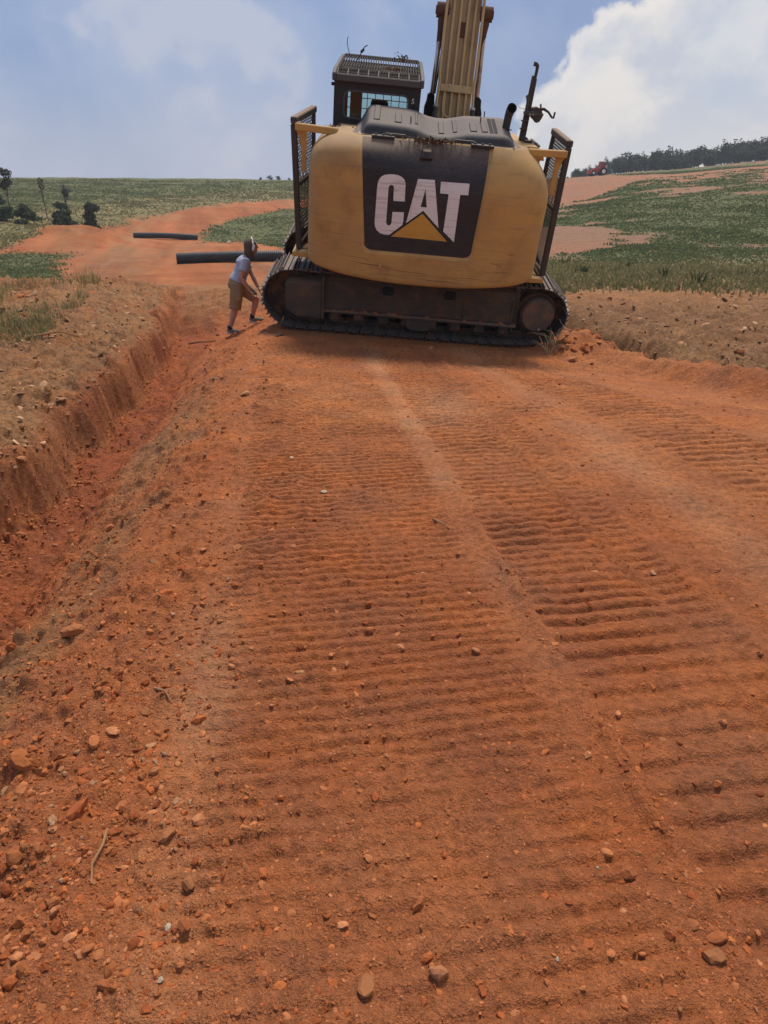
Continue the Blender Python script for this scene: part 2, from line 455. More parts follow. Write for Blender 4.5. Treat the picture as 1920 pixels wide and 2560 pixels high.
def table(x, y):
    yy = np.clip(y, TY[0], TY[-1]); tx = np.clip(x / np.maximum(yy, 1), TX[0], TX[-1])
    i = np.clip(np.searchsorted(TX, tx) - 1, 0, len(TX) - 2)
    j = np.clip(np.searchsorted(TY, yy) - 1, 0, len(TY) - 2)
    fx = (tx - TX[i]) / (TX[i + 1] - TX[i]); ly = np.log(TY); fy = (np.log(yy) - ly[j]) / (ly[j + 1] - ly[j])
    fx = fx * fx * (3 - 2 * fx) * 0.5 + fx * 0.5
    return (TZ[i, j] * (1 - fx) + TZ[i + 1, j] * fx) * (1 - fy) + (TZ[i, j + 1] * (1 - fx) + TZ[i + 1, j + 1] * fx) * fy

def curves(y):
    xb = 0.05 + np.interp(y, [0, 3, 4.2, 5.5, 7.4, 9.6, 12, 15, 18], [-3.0, -2.95, -2.88, -2.8, -3.05, -3.3, -3.72, -4.4, -5.0])
    xr = np.interp(y, [0, 3, 5, 7.7, 9.2, 12.2, 14, 18], [-2.2, -2.28, -2.36, -2.62, -2.84, -3.16, -3.5, -4.2])
    xs = np.interp(y, [0, 1.3, 3, 4.2, 6.3, 9.2, 12, 18], [-.75, -.82, -.98, -1.06, -1.33, -1.7, -1.55, -1.6])
    xe = np.interp(y, [0, 5.6, 7, 8.35, 9.45, 10.1, 11, 18], [6.2, 4.35, 4.0, 3.6, 3.3, 2.95, 2.8, 2.7])
    xd = np.interp(y, [0, 7, 8.6, 10.3, 11.3, 12.6, 18], [6.8, 4.6, 4.25, 3.95, 3.85, 3.55, 3.3])
    return xb, xr, xs, xe, xd

def groove(v, period, sharp=1.6):
    t = (v / period) % 1.0
    return ss(0.0, 0.20, t) * (1 - 0.15 * ss(0.30, 0.70, t) - 0.85 * ss(0.70, 0.96, t))       # cleat print: one steep face, one long back

def terrain(x, y, fine=True):
    """returns height and masks"""
    x = np.asarray(x, float); y = np.asarray(y, float)
    xb, xr, xs, xe, xd = curves(y)
    nz1 = fbm(x * 0.9, y * 0.9, 4, 3)
    xbw = xb + 0.22 * fbm(x * 0.3, y * 1.3, 3, 41) + 0.05 * fbm(x * 2, y * 4.0, 3, 43)
    xrw = xr + 0.12 * fbm(x * 0.4, y * 0.9, 3, 51)
    # road and the ramp under the machine
    line = -0.135 - 0.0837 * (np.clip(x, -1.8, 3.6) - 0.5)
    road = line * ss(5.0, 9.8, y)
    plane = 0.194 + 0.2126 * (y - 11.595) - 0.0837 * (x - 0.5) - 0.012
    w = ss(-1.75, -1.25, x) * (1 - ss(1.9, 2.6, x)) * (1 - ss(13.6, 16, y)) * (y > 10.05)
    road = road + (plane - road) * w
    z_s = np.where(y > 10, 0.02 + 0.06 * ss(10, 12, y), (-0.135 - 0.0837 * (np.clip(xs, -1.8, 3.6) - 0.5)) * ss(5.0, 9.8, y))
    zf = -0.60 + 0.03 * nz1 + 0.05 * np.sin(y * 1.3)
    t = np.clip((x - xrw) / (xs - xrw), 0, 1)
    pw = 1.0 + 1.0 * (1 - ss(8.5, 11.0, y))
    slope = zf + (z_s - zf) * (0.6 * (1 - (1 - t) ** pw) + 0.4 * (t * 0.45 + 0.55 * t * t * (3 - 2 * t)))
    bank = -0.07 + 0.20 * ss(0, 1.6, xbw - x) + 0.08 * fbm(x * 1.3, y * 1.3, 4, 77)
    wall = ss(0.0, 0.15, xbw - x)
    left = np.where(x > xrw, slope, np.where(x > xbw, zf, zf + (bank - zf) * (0.12 * np.clip((xbw - x) / 0.3, 0, 1) + 0.88 * wall)))
    endw = ss(13.3, 15.2, y + 0.5 * nz1)
    left = left + (bank + 0.02 - left) * endw * (x < xs)
    xdw = xd + 0.18 * fbm(x * .4, y * 1.2, 3, 47)
    right = road - 0.52 * np.exp(-((x - xdw) / 0.21) ** 2) * ss(6.0, 7.5, y) + 0.06 * ss(0.1, 0.4, x - xdw) - 0.05 * ss(.5, 2.5, x - xd) \
        + 0.20 * np.exp(-((x - xe - 0.05) / 0.25) ** 2) * ss(4, 6.5, y) * (0.6 + 0.8 * vnoise(x * 1.3, y * 1.3, 49))
    bl = ss(0.0, 0.25, x - xs)
    near = np.where(x < xs, left, road)
    near = np.where(x > xe - 0.5, right, near)
    near = near + 0.26 * np.exp(-(((x - 2.72) / 0.45) ** 2 + ((y - 10.02) / 0.32) ** 2)) * (0.75 + 0.5 * vnoise(x * 4, y * 4, 53))       # heap pushed up by the sprocket end
    far = table(x, y)
    amp = ss(18, 60, y)
    far = far + amp * (0.35 * fbm(x * 0.05, y * 0.05, 3, 9) + 0.10 * fbm(x * .3, y * .3, 3, 12))
    far = far + 0.9 * np.exp(-(((x + 23.5) / 3.2) ** 2 + ((y - 57) / 4.0) ** 2)) * (0.6 + 0.8 * vnoise(x * .8, y * .8, 19))
    wf = ss(14.5, 20.5, y)
    z = near + (far - near) * wf
    # masks -----------------------------------------------------------
    edge_n = 0.30 * fbm(x * 1.4, y * 1.4, 4, 57)
    m_road = ss(-0.45, 0.40, x - xs + edge_n) * (1 - ss(-0.1, 0.2, x - xe)) * (1 - ss(9.6, 10.2, y))
    m_slope = (1 - ss(-0.45, 0.40, x - xs + edge_n)) * (x > xbw) * (1 - wf) * (1 - endw)
    m_bankL = (x <= xbw) * (1 - wf) + endw * (x < xs) * (1 - wf)
    m_bankR = ss(0.0, 0.3, x - xe) * (1 - wf)
    if fine:
        u = x + 0.13 * y + 0.03 * fbm(x * 0.6, y * 0.6, 2, 5); v = y - 0.15 * x
        vw = v + 0.012 * fbm(x * 0.35, y * 1.2, 2, 21) + 0.0035 * fbm(x * 5, y * 9, 2, 22)
        brk = 0.5 + 0.5 * ss(-0.25, 0.25, fbm(x * 1.1, y * 2.0, 3, 31))
        brk2 = 0.15 + 0.85 * ss(-0.45, 0.1, fbm(x * 0.8 + 7, y * 1.3, 3, 33))
        # right band: clear wide cleat marks
        bR = ss(1.00, 1.06, u) * (1 - ss(1.58, 1.62, u)); bR2 = ss(1.62, 1.66, u) * (1 - ss(1.78, 1.86, u))
        per = 0.088
        z = z + m_road * (bR * 0.038 + bR2 * 0.032) * (groove(np.where(vw > 2.4, (vw - 2.4) / per, (vw - 2.4) / 0.12), 1.0) - 0.6) * brk * (0.82 + 0.18 * ss(1.4, 2.8, y)) * (1 - .1 * ss(2.4, 1.2, y))
        z = z - m_road * 0.012 * (bR + bR2) - m_road * 0.030 * np.exp(-((u - 1.60) / 0.02) ** 2) * brk2
        z = z + m_road * 0.034 * np.exp(-((u - 0.99) / 0.03) ** 2) * brk2 * ss(5.5, 2.5, y)
        z = z + m_road * 0.02 * np.exp(-((u - 1.85) / 0.03) ** 2) * brk
        # left band
        bL = ss(-0.42, -0.34, u) * (1 - ss(0.80, 0.90, u))
        z = z + m_road * bL * 0.031 * (groove(vw + 0.02, 0.070) - 0.6) * (0.42 + 0.58 * ss(-0.3, 0.25, fbm(x * 1.6, y * 2.6, 4, 35))) * (0.6 + 0.4 * ss(1.6, 4.0, y))
        bLa = ss(-0.40, -0.36, u) * (1 - ss(-0.14, -0.10, u)) * ss(4.5, 6, y)
        z = z + m_road * bLa * 0.026 * (groove(vw, 0.12, 1.0) - 0.6)
        # right hand fine grooves
        uu = x + 0.22 * y
        bF = ss(3.10, 3.2, uu) * (1 - ss(3.95, 4.1, uu))
        z = z + m_road * bF * 0.040 * (groove(vw, 0.115) - 0.6) * brk
        bG = ss(2.2, 2.3, uu) * (1 - ss(2.9, 3.05, uu)) * ss(5.0, 6.2, y)
        z = z + m_road * bG * 0.024 * (groove(vw, 0.12, .7) - 0.6) * brk2
        # broken debris ridges
        z = z + m_road * 0.022 * np.exp(-((u - 2.03) / 0.05) ** 2) * ss(0.0, 0.3, fbm(x * 3, y * 1.4, 3, 61)) 
        z = z + m_road * 0.015 * np.exp(-((u - 2.59) / 0.05) ** 2) * ss(0.0, 0.3, fbm(x * 3, y * 1.4, 3, 62))
        z = z + m_road * 0.03 * np.exp(-((uu - 4.35) / 0.07) ** 2) * ss(-0.1, 0.3, fbm(x * 3, y * 1.4, 3, 63))
        # cleat marks turned sideways close to the machine
        tb = ss(8.35, 8.6, y) * (1 - ss(9.2, 9.5, y)) * ss(-1.7, -1.3, x) * (1 - ss(0.5, 1.2, x))
        z = z + tb * 0.026 * (groove(x + 0.25 * y + 0.03 * fbm(x * 2, y * 2, 2, 71), 0.085, 1.0) - 0.6)
        tc_ = ss(8.3, 8.7, y) * (1 - ss(9.4, 9.8, y)) * ss(1.2, 1.6, x) * (1 - ss(2.8, 3.3, x))
        z = z + tc_ * 0.03 * (groove(x * 0.8 + 0.9 * y, 0.13, 1.0) - 0.6)
        # general roughness
        rough = 0.007 + 0.016 * m_road * brk2 * (1 - ss(0.85, 1.0, u) * (1 - ss(1.0, 1.05, u))) + 0.040 * m_slope + 0.10 * m_bankL + 0.13 * m_bankR + 0.05 * np.exp(-((x - xe) / .35) ** 2) * (y > 4)
        z = z + rough * (fbm(x * 7, y * 7, 4, 81, 0.6)) * (1 - wf)
        z = z + (0.010 + .012 * m_slope - .006 * m_road * np.clip(bR + bR2 + .6 * bL, 0, 1)) * fbm(x * 24, y * 24, 3, 85, 0.6) * (1 - ss(5, 9, y)) * (0.4 + 0.6 * brk2)
        clod = np.maximum(0, fbm(x * 11, y * 11, 3, 83, 0.6) - 0.15)
        z = z + clod * (0.014 + 0.09 * m_slope + 0.13 * m_bankL + 0.15 * m_bankR + 0.03 * m_road * ss(0.6, -0.6, u)) * (1 - wf)
        big = np.maximum(0, fbm(x * 2.3, y * 2.3, 4, 87, 0.62))
        z = z + big * (0.06 * m_bankR + 0.07 * m_bankL) * (1 - wf)
        # scooped claw lines on the left trench wall
        cl = (x < xbw) * (x > xbw - 0.35) * (1 - wf)
        z = z + cl * 0.045 * fbm((x + .6 * y) * 1.2, (y - .5 * x) * 7, 3, 91)
        ruts = ss(20, 30, y) * (1 - ss(85, 110, y))
        z = z + ruts * 0.06 * fbm((x - 0.3 * y) * 1.2, y * 0.12, 3, 95) * (x < 0.1 * y)
    return z, dict(road=m_road, slope=m_slope, bankL=m_bankL, bankR=m_bankR, far=wf, xbw=xbw, xs=xs, xr=xrw, xe=xe, xd=xd, endw=endw)

def hz(x, y):
    return float(terrain(np.array([x]), np.array([y]))[0][0])

RED = np.array([0.395, 0.114, 0.034]); ORANGE = np.array([0.51, 0.177, 0.057]); DEEP = np.array([0.22, 0.058, 0.024])
TAN = np.array([0.33, 0.175, 0.080]); PALE = np.array([0.47, 0.255, 0.125]); BROWN = np.array([0.235, 0.112, 0.050])
GREEN = np.array([0.098, 0.108, 0.047]); DRY = np.array([0.26, 0.21, 0.10]); BARE = np.array([0.27, 0.150, 0.092])

def mixc(a, b, t):
    return a * (1 - t[..., None]) + b * t[..., None]

def grass_mask(x, y):
    """0..1 amount of grass growing at a place (far ground only) and dryness"""
    tx = x / np.maximum(y, 1.0)
    n = fbm(x * 0.10, y * 0.10, 4, 101); n2 = fbm(x * 0.35, y * 0.35, 3, 103); n4 = fbm(x * 0.9, y * 0.5, 3, 107)
    g = np.zeros_like(x); dry = np.zeros_like(x)
    # right: strip of dry grass then the green hillside with bare patches, dirt road on top
    r = ss(0.0, 1.0, x - (2.0 + 0.05 * y)) 
    start = 16.6 + 1.2 * n2
    gr = r * ss(0, 0.8, y - start)
    bare = ss(-0.05, 0.25, n + 0.35 * n2 + .55 * n4 - 0.10 + 0.62 * ss(0.33, 0.25, tx) * ss(50, 42, y) + .3 * ss(0.30, 0.25, tx) * ss(24, 28, y)) * ss(26, 30, y)
    bare = np.maximum(bare, ss(0.30, 0.55, n + 0.4 * n2 + .5 * n4) * 0.7 * ss(26, 30, y))
    lowb = 70 + 22 * ss(0.26, 0.36, tx) + 4 * n
    bandd = ss(0, 5, y - lowb) * (1 - ss(0, 6, y - (112 + 8 * n + 25 * ss(0.33, 0.27, tx))))
    gr = gr * (1 - bare) * (1 - bandd)
    dry = np.where(tx > 0.10, 1 - ss(25, 29, y + 2 * n2), dry)
    # left: grass above the valley floor; the red haul road runs through it
    lim = np.interp(tx, [-0.8, -0.51, -0.45, -0.415, -0.376, -0.278, -0.146, 0.1], [46, 47, 56, 62, 68, 84, 104, 112])
    gl = ss(-1, 4, y - lim - 4 * n - 3 * n4)
    # green island between valley floor and haul road, right of the pipes
    isl = ss(-0.262, -0.235, tx + 0.02 * n2 + .01 * n4) * ss(-1, 3, y + 2 * n4 - np.interp(tx, [-.27, -.2, -.12], [64, 63, 47])) * (1 - ss(-3, 1, y + 2 * n4 - np.interp(tx, [-.27, -.2, -.12], [67, 83, 94])))
    corner = (1 - ss(-0.475, -0.435, tx + 0.03 * n2 + .02 * n4)) * ss(25, 28, y + 2 * n4) * (1 - ss(44, 47, y + 2 * n4))
    gl = np.maximum(np.maximum(gl, isl), corner)
    kx = ss(0.03, 0.17, tx + 0.03 * n2)
    g = gl * (1 - kx) + gr * kx
    dry = np.where(tx <= 0.10, np.clip(0.75 * ss(0, 3, y - lim) * (1 - ss(14, 34, y - lim)), 0, 1), dry)
    return g, dry

def soil_colour(x, y, mk):
    n = fbm(x * 0.8, y * 0.8, 4, 201); n2 = fbm(x * 3.1, y * 3.1, 3, 203); n3 = fbm(x * 0.25, y * 0.5, 3, 207)
    u = x + 0.13 * y
    c = mixc(RED, ORANGE, np.clip(0.28 + 0.5 * n + 0.3 * n2, 0, 1))
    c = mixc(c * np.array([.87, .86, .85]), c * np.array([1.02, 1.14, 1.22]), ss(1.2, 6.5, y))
    # packed pale streaks on the road
    st = np.exp(-((u - 0.96) / 0.13) ** 2) * ss(1.5, 4, y) * (0.5 + 0.5 * n2)
    st = np.maximum(st, 0.9 * np.exp(-((u - 2.32) / 0.20) ** 2) * (0.45 + 0.5 * n))
    st = np.maximum(st, 0.75 * np.exp(-((u + 0.42) / 0.13) ** 2) * (0.6 + 0.5 * n2) * (1 - ss(3.5, 5.0, y)))
    st = np.maximum(st, 0.6 * np.exp(-(((x - 0.55) / 0.30) ** 2 + ((y - 6.2) / 0.8) ** 2)))
    c = mixc(c, PALE * np.array([1.08, .92, .86]), np.clip(st * 1.05, 0, 1) * mk['road'])
    c = mixc(c, RED * 0.92, np.clip(ss(0.0, 0.5, n3) * 0.6 * mk['road'], 0, 1))
    # slope into the trench
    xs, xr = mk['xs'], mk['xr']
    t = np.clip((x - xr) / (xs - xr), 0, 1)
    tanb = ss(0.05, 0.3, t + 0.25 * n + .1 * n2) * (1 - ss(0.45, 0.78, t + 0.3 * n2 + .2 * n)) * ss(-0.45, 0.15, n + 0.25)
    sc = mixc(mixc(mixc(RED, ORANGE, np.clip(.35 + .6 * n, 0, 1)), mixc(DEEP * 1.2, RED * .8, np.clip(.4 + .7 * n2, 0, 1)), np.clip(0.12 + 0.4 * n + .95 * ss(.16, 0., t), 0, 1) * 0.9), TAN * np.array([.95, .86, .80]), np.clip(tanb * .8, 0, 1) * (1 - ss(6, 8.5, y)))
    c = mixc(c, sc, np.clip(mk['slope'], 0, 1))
    # banks
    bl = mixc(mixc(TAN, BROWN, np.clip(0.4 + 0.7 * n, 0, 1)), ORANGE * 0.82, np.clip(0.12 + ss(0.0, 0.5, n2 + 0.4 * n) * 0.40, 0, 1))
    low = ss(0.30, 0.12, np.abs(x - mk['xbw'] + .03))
    bl = mixc(bl, mixc(ORANGE * np.array([.72, .72, .8]), DEEP * 1.1, ss(-.1, .5, n2 + n)), low * 0.85)  # redder trench wall soil, with the shade below the lip darkened into its colour
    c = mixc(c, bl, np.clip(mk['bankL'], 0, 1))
    br = mixc(mixc(TAN * 0.88, BROWN * .9, np.clip(0.5 + 0.8 * n, 0, 1)), PALE * .9, np.clip(n2 + .5 * fbm(x * 6, y * 6, 2, 231), 0, 1) * 0.5)
    br = mixc(br, RED * 0.85, (1 - ss(0.1, 0.5, x - mk['xe'])) * 0.9)
    c = mixc(c, br, np.clip(mk['bankR'], 0, 1))
    # beyond
    tx = x / np.maximum(y, 1)
    g, dry = grass_mask(x, y)
    f1 = mixc(mixc(RED * .92, ORANGE * .88, np.clip(0.40 + 0.8 * n3 + .3 * n, 0, 1)), TAN, np.clip(.14 + ss(30, 20, y) * 0.75 + 0.5 * n + .7 * fbm((x + .25 * y) * .55, y * .07, 4, 221), 0, 1)) * (0.80 + .25 * np.clip(fbm((x + .25 * y) * 1.2, y * .10, 3, 225), -1, 1))[..., None]
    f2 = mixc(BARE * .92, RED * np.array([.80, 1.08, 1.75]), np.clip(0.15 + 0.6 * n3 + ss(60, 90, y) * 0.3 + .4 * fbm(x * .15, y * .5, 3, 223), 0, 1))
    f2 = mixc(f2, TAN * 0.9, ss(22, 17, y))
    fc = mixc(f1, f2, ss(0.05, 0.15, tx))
    gc = mixc(mixc(GREEN, GREEN * np.array([0.8, 1.05, 0.9]), np.clip(0.5 + n3, 0, 1)), DRY, np.clip(dry * 0.75 + 0.25 * n2 * dry, 0, 1))
    fc = mixc(fc, gc, np.clip(g * 0.9, 0, 1))
    return mixc(c, fc, mk['far'])

def build_ground():
    ys = list(np.arange(-40.0, -3.0, 2.5)) + list(np.arange(-3.0, 0.4, 0.10))
    y = 0.4
    while y < 520:
        ys.append(y)
        y += 0.0095 if y < 3.6 else (0.0025 * y if y < 9.5 else 0.0042 * y if y < 17 else (0.011 * y if y < 130 else 0.05 * y))
    ys = np.array(ys)
    nc = 470
    s = np.linspace(-1, 1, nc)
    core = s * (0.72 + 0.28 * s * s)
    W = 1.75 + 0.68 * np.maximum(ys, 0)
    X = core[None, :] * W[:, None] - 0.12 * np.maximum(0, 1 - np.abs(s))[None, :] * 0
    # wide skirts to both sides so that the sheet reaches the horizon all round
    sk = np.array([1.03, 1.07, 1.12, 1.18, 1.26, 1.36, 1.5, 1.7, 2.0, 2.4, 2.9])
    wl = W[:, None] * sk[None, :] + np.array([.2, .4, .7, 1., 1.6, 2.4, 4, 7, 12, 22, 40])[None, :]
    X = np.concatenate([-wl[:, ::-1], X, wl], axis=1)
    Y = np.repeat(ys[:, None], X.shape[1], axis=1)
    zz, mk = terrain(X, Y)
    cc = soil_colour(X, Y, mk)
    nr, ncol = X.shape
    V = np.stack([X, Y, zz], -1).reshape(-1, 3)
    idx = np.arange(nr * ncol).reshape(nr, ncol)
    F = np.stack([idx[:-1, :-1], idx[:-1, 1:], idx[1:, 1:], idx[1:, :-1]], -1).reshape(-1, 4)
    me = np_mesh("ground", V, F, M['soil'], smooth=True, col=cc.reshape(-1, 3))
    o = link(bpy.data.objects.new("ground", me)); tag(o, "rutted red clay road, trench and grassy hills", kind='structure')
build_ground()

# ------------------------------------------------------------------ excavator
EX = empty("excavator", EX_LOC)
EX.rotation_mode = 'XYZ'
EX.rotation_euler = (Matrix.Rotation(EX_ROLL, 3, 'Y') @ Matrix.Rotation(EX_PIT, 3, 'X')).to_euler('XYZ')
tag(EX, "dusty yellow tracked excavator leaning sideways, seen from behind with black counterweight panel", "excavator")

# --- tracks
TRK_W = 0.74; IDL = (-1.83, 0.455); SPR = (1.695, 0.495); RAD = 0.40
def track_path():
    """closed pitch line in x,z as fine points"""
    p = []
    for i in range(60): 
        f = i / 60; x = IDL[0] + (SPR[0] - IDL[0]) * f
        z = (IDL[1] - RAD) * (1 - f) + (SPR[1] - RAD) * f
        z = min(z, 0.052 + 0.043 * max(0, (x - 0.9) / 0.8) ** 2)
        p.append((x, z))
    for i in range(40):
        a = -math.pi / 2 + math.pi * i / 40
        p.append((SPR[0] + RAD * math.cos(a), SPR[1] + RAD * math.sin(a)))
    for i in range(60):
        f = i / 60; x = SPR[0] + (IDL[0] - SPR[0]) * f
        z = (SPR[1] + RAD) * (1 - f) + (IDL[1] + RAD) * f - 0.012 * math.sin(math.pi * f * 2) ** 2
        p.append((x, z))
    for i in range(40):
        a = math.pi / 2 + math.pi * i / 40
        p.append((IDL[0] + RAD * math.cos(a), IDL[1] + RAD * math.sin(a)))
    return p
PATH = np.array(track_path()); PATHC = np.vstack([PATH, PATH[:1]])
SEG = np.linalg.norm(np.diff(PATHC, axis=0), axis=1); CUM = np.concatenate([[0], np.cumsum(SEG)])
NSH = 50; PITCH = CUM[-1] / NSH
def along(s):
    s = s % CUM[-1]
    return np.array([np.interp(s, CUM, PATHC[:, 0]), np.interp(s, CUM, PATHC[:, 1])])

def shoe_mesh():
    b = MB(); h = TRK_W / 2; L = PITCH * 0.455
    # triple grouser plate, local x along travel, z outwards; corners of the plate are clipped
    cc = 0.05
    b.prism([(-L, -h + cc), (-L + 0.02, -h), (L - 0.02, -h), (L, -h + cc), (L, h - cc), (L - 0.02, h), (-L + 0.02, h), (-L, h - cc)], 'z', 0.0, 0.014)
    for gx, gh in ((-L + 0.012, 0.034), (0.0, 0.028), (L - 0.012, 0.034)):
        b.prism([(gx - 0.010, 0.014), (gx + 0.010, 0.014), (gx + 0.006, 0.014 + gh), (gx - 0.006, 0.014 + gh)], 'y', -h + 0.004, h - 0.004)
    b.beam((L - 0.002, -h + 0.02, -0.006), (L - 0.002, h - 0.02, -0.006), 0.022, 0.012)
    return b.mesh("track_shoe", M['shoe'])
SHOE = shoe_mesh()

def make_track(yc, side):
    b = MB()
    for i in range(NSH):
        p0 = along(i * PITCH); p1 = along((i + 1) * PITCH); d = p1 - p0; d /= np.linalg.norm(d); nrm = np.array([d[1], -d[0]])
        for yy in (-0.095, 0.095):
            q0 = p0 - d * 0.02 - nrm * 0.05; q1 = p1 + d * 0.02 - nrm * 0.05
            b.beam((q0[0], yc + yy, q0[1]), (q1[0], yc + yy, q1[1]), 0.035, 0.085, up=(nrm[0], 0, nrm[1]))
        c = p0 - nrm * 0.045
        b.tube([(c[0], yc - 0.14, c[1]), (c[0], yc + 0.14, c[1])], 0.026, 6)
    for i in range(NSH):                                   # bolt pairs on the inside of every shoe
        p = along((i + 0.5) * PITCH); q = along((i + 0.52) * PITCH); d = q - p; d /= np.linalg.norm(d); nrm = np.array([d[1], -d[0]])
        for yy in (-0.2, 0.2):
            c = p - nrm * 0.012
            b.beam((c[0] - nrm[0] * .02, yc + yy, c[1] - nrm[1] * .02), (c[0] + nrm[0] * .012, yc + yy, c[1] + nrm[1] * .012), 0.03, 0.03, up=(0, 1, 0))
    tr = b.build("track", M['chain'], EX)
    for i in range(NSH):
        s = (i + 0.5) * PITCH + 0.03
        p0 = along(s - PITCH * 0.3); p1 = along(s + PITCH * 0.3); c = (along(s - PITCH * 0.45) + along(s + PITCH * 0.45)) / 2
        d = p1 - p0; d /= np.linalg.norm(d); nrm = np.array([d[1], -d[0]])
        o = bpy.data.objects.new("track_shoe", SHOE)
        m = Matrix(((d[0], 0, nrm[0], c[0] + nrm[0] * 0.0), (0, -1, 0, yc + random.uniform(-.004, .004)), (d[1], 0, nrm[1], c[1]), (0, 0, 0, 1)))
        link(o, tr); o.matrix_local = m
    return tr
make_track(-1.15, -1)
make_track(1.15, 1)

def rrect(x0, x1, z0, z1, r, n=5):
    p = []
    for cx, cz, a0 in ((x1 - r, z1 - r, 0), (x0 + r, z1 - r, 90), (x0 + r, z0 + r, 180), (x1 - r, z0 + r, 270)):
        for i in range(n + 1):
            a = R(a0 + 90 * i / n); p.append((cx + r * math.cos(a), cz + r * math.sin(a)))
    return p

def make_side(off, mirror):
    """track frame, rollers, sprocket, idler of one side; built for the near side (outer face -y)"""
    def Y(v): return off + v * mirror
    def yy(a, b): return (min(Y(a), Y(b)), max(Y(a), Y(b)))
    fr = MB()
    # main beam with a sloping shoulder, profile in (y,z)
    prof = [(-1.40, 0.31), (-1.42, 0.33), (-1.42, 0.66), (-1.36, 0.745), (-1.05, 0.80), (-0.90, 0.80), (-0.88, 0.31)]
    fr.prism([(Y(a + 1.15), z) for a, z in prof], 'x', -1.38, 1.34)
    f = fr.build("track_frame", M['frame'], EX, bevel=0.008)
    a, b_ = yy(-1.475 + 1.15, -0.9 + 1.15)
    MB().box((-1.40, a, 0.285), (1.40, b_, 0.311)).build("ledge", M['frame'], f, bevel=0.004)
    for (x0, x1, z0, z1) in ((-0.555, -0.395, 0.585, 0.715), (0.325, 0.485, 0.595, 0.725)):
        ya, yb = yy(-1.423 + 1.15, -1.41 + 1.15)
        ho = MB().prism(rrect(x0, x1, z0, z1, 0.04), 'y', ya, yb)
        ho.build("opening", M['rubber'], f)
        mm = MB(); pts = rrect(x0 - .012, x1 + .012, z0 - .012, z1 + .012, 0.05)
        mm.tube([(p[0], Y(-1.424 + 1.15), p[1]) for p in pts + pts[:1]], 0.009, 5, cap=False); mm.build("opening_rim", M['frame'], f)
    ya, yb = yy(-1.436 + 1.15, -1.418 + 1.15)
    MB().box((-0.80, ya, 0.395), (-0.70, yb, 0.41)).box((-0.80, ya, 0.45), (-0.70, yb, 0.462)).build("step", M['frame'], f)
    for sx in (-1.36, 0.0, 0.62, 1.325):
        MB().box((sx - 0.012, ya, 0.315), (sx + 0.012, yb, 0.68)).build("weld_rib", M['frame'], f, bevel=0.003)
    mud = MB()
    for i in range(46):                                     # dried clay lumps lodged on ledge and shoulder
        lx = random.uniform(-1.3, 1.3); on = random.random() < 0.5
        ly, lz = (random.uniform(-1.46, -1.42), 0.315) if on else (random.uniform(-1.39, -1.1), 0.755)
        r = random.uniform(0.012, 0.035)
        mud.add([(lx - r * 1.6, Y(ly - r * .4 + 1.15), lz), (lx + r * 1.6, Y(ly - r * .4 + 1.15), lz), (lx + r, Y(ly + r + 1.15), lz), (lx - r, Y(ly + r + 1.15), lz), (lx + r * .2, Y(ly + 1.15), lz + r)],
                [(0, 1, 4), (1, 2, 4), (2, 3, 4), (3, 0, 4), (0, 3, 2, 1)])
    o = mud.build("dried_clay", mat_clay, f); o['kind'] = 'stuff'
    # idler guard box at the front end
    ya, yb = yy(-1.50 + 1.15, -0.86 + 1.15)
    gb = MB().prism([(-1.93, 0.30), (-1.77, 0.195), (-1.40, 0.185), (-1.40, 0.70), (-1.90, 0.70), (-1.93, 0.67)], 'y', ya, yb)
    gb.build("idler_guard", M['frame'], EX, bevel=0.02, seg=2)
    MB().box((-1.405, yy(-1.49 + 1.15, -0.86 + 1.15)[0], 0.19), (-1.375, yy(-1.49 + 1.15, -0.86 + 1.15)[1], 0.79)).build("frame_flange", M['frame'], EX, bevel=0.004)
    # idler
    i_ = MB()
    i_.cyl((IDL[0], Y(-0.10), IDL[1]), (IDL[0], Y(0.10), IDL[1]), 0.33, 36)
    i_.cyl((IDL[0], Y(-0.05), IDL[1]), (IDL[0], Y(0.05), IDL[1]), 0.365, 36)
    i_.cyl((IDL[0], Y(-0.16), IDL[1]), (IDL[0], Y(0.16), IDL[1]), 0.10, 20)
    i_.build("idler_wheel", M['chain'], EX, smooth=30)
    # sprocket with teeth, cover and bolts
    sp = MB(); n = 23; pts = []
    for i in range(n):
        for da, rr in ((-.5, .325), (-.22, .33), (-.1, .385), (.1, .385), (.22, .33)):
            an = 2 * math.pi * (i + da) / n; pts.append((SPR[0] + rr * math.cos(an), SPR[1] + rr * math.sin(an)))
    sp.prism(pts, 'y', *yy(-0.03, 0.03))
    so = sp.build("sprocket", M['chain'], EX)
    dr = MB()
    for y0, y1, r0, r1 in ((-0.16, -0.29, 0.245, 0.24), (-0.29, -0.325, 0.238, 0.215)):
        dr.tube([(SPR[0], Y(y0), SPR[1]), (SPR[0], Y(y1), SPR[1])], [r0, r1], 40)
    do = dr.build("final_drive", M['hub'], EX, smooth=30)
    MB().tube([(SPR[0], Y(-0.02), SPR[1]), (SPR[0], Y(-0.17), SPR[1])], [.295, .285], 40).build("drive_housing", M['chain'], do, smooth=30)
    for i in range(14):
        an = 2 * math.pi * i / 14
        px, pz = SPR[0] + .222 * math.cos(an), SPR[1] + .222 * math.sin(an)
        MB().cyl((px, Y(-0.28), pz), (px, Y(-0.326), pz), 0.012, 6).build("bolt", M['hub'], do)
    MB().cyl((SPR[0] + .05, Y(-0.31), SPR[1] - .19), (SPR[0] + .05, Y(-0.333), SPR[1] - .19), 0.016, 6).build("plug", M['bolt'], do)
    MB().prism([(1.33, .30), (1.44, .28), (1.42, .74), (1.33, .78)], 'y', *yy(-0.20, 0.22)).build("drive_bracket", M['frame'], EX, bevel=0.01)
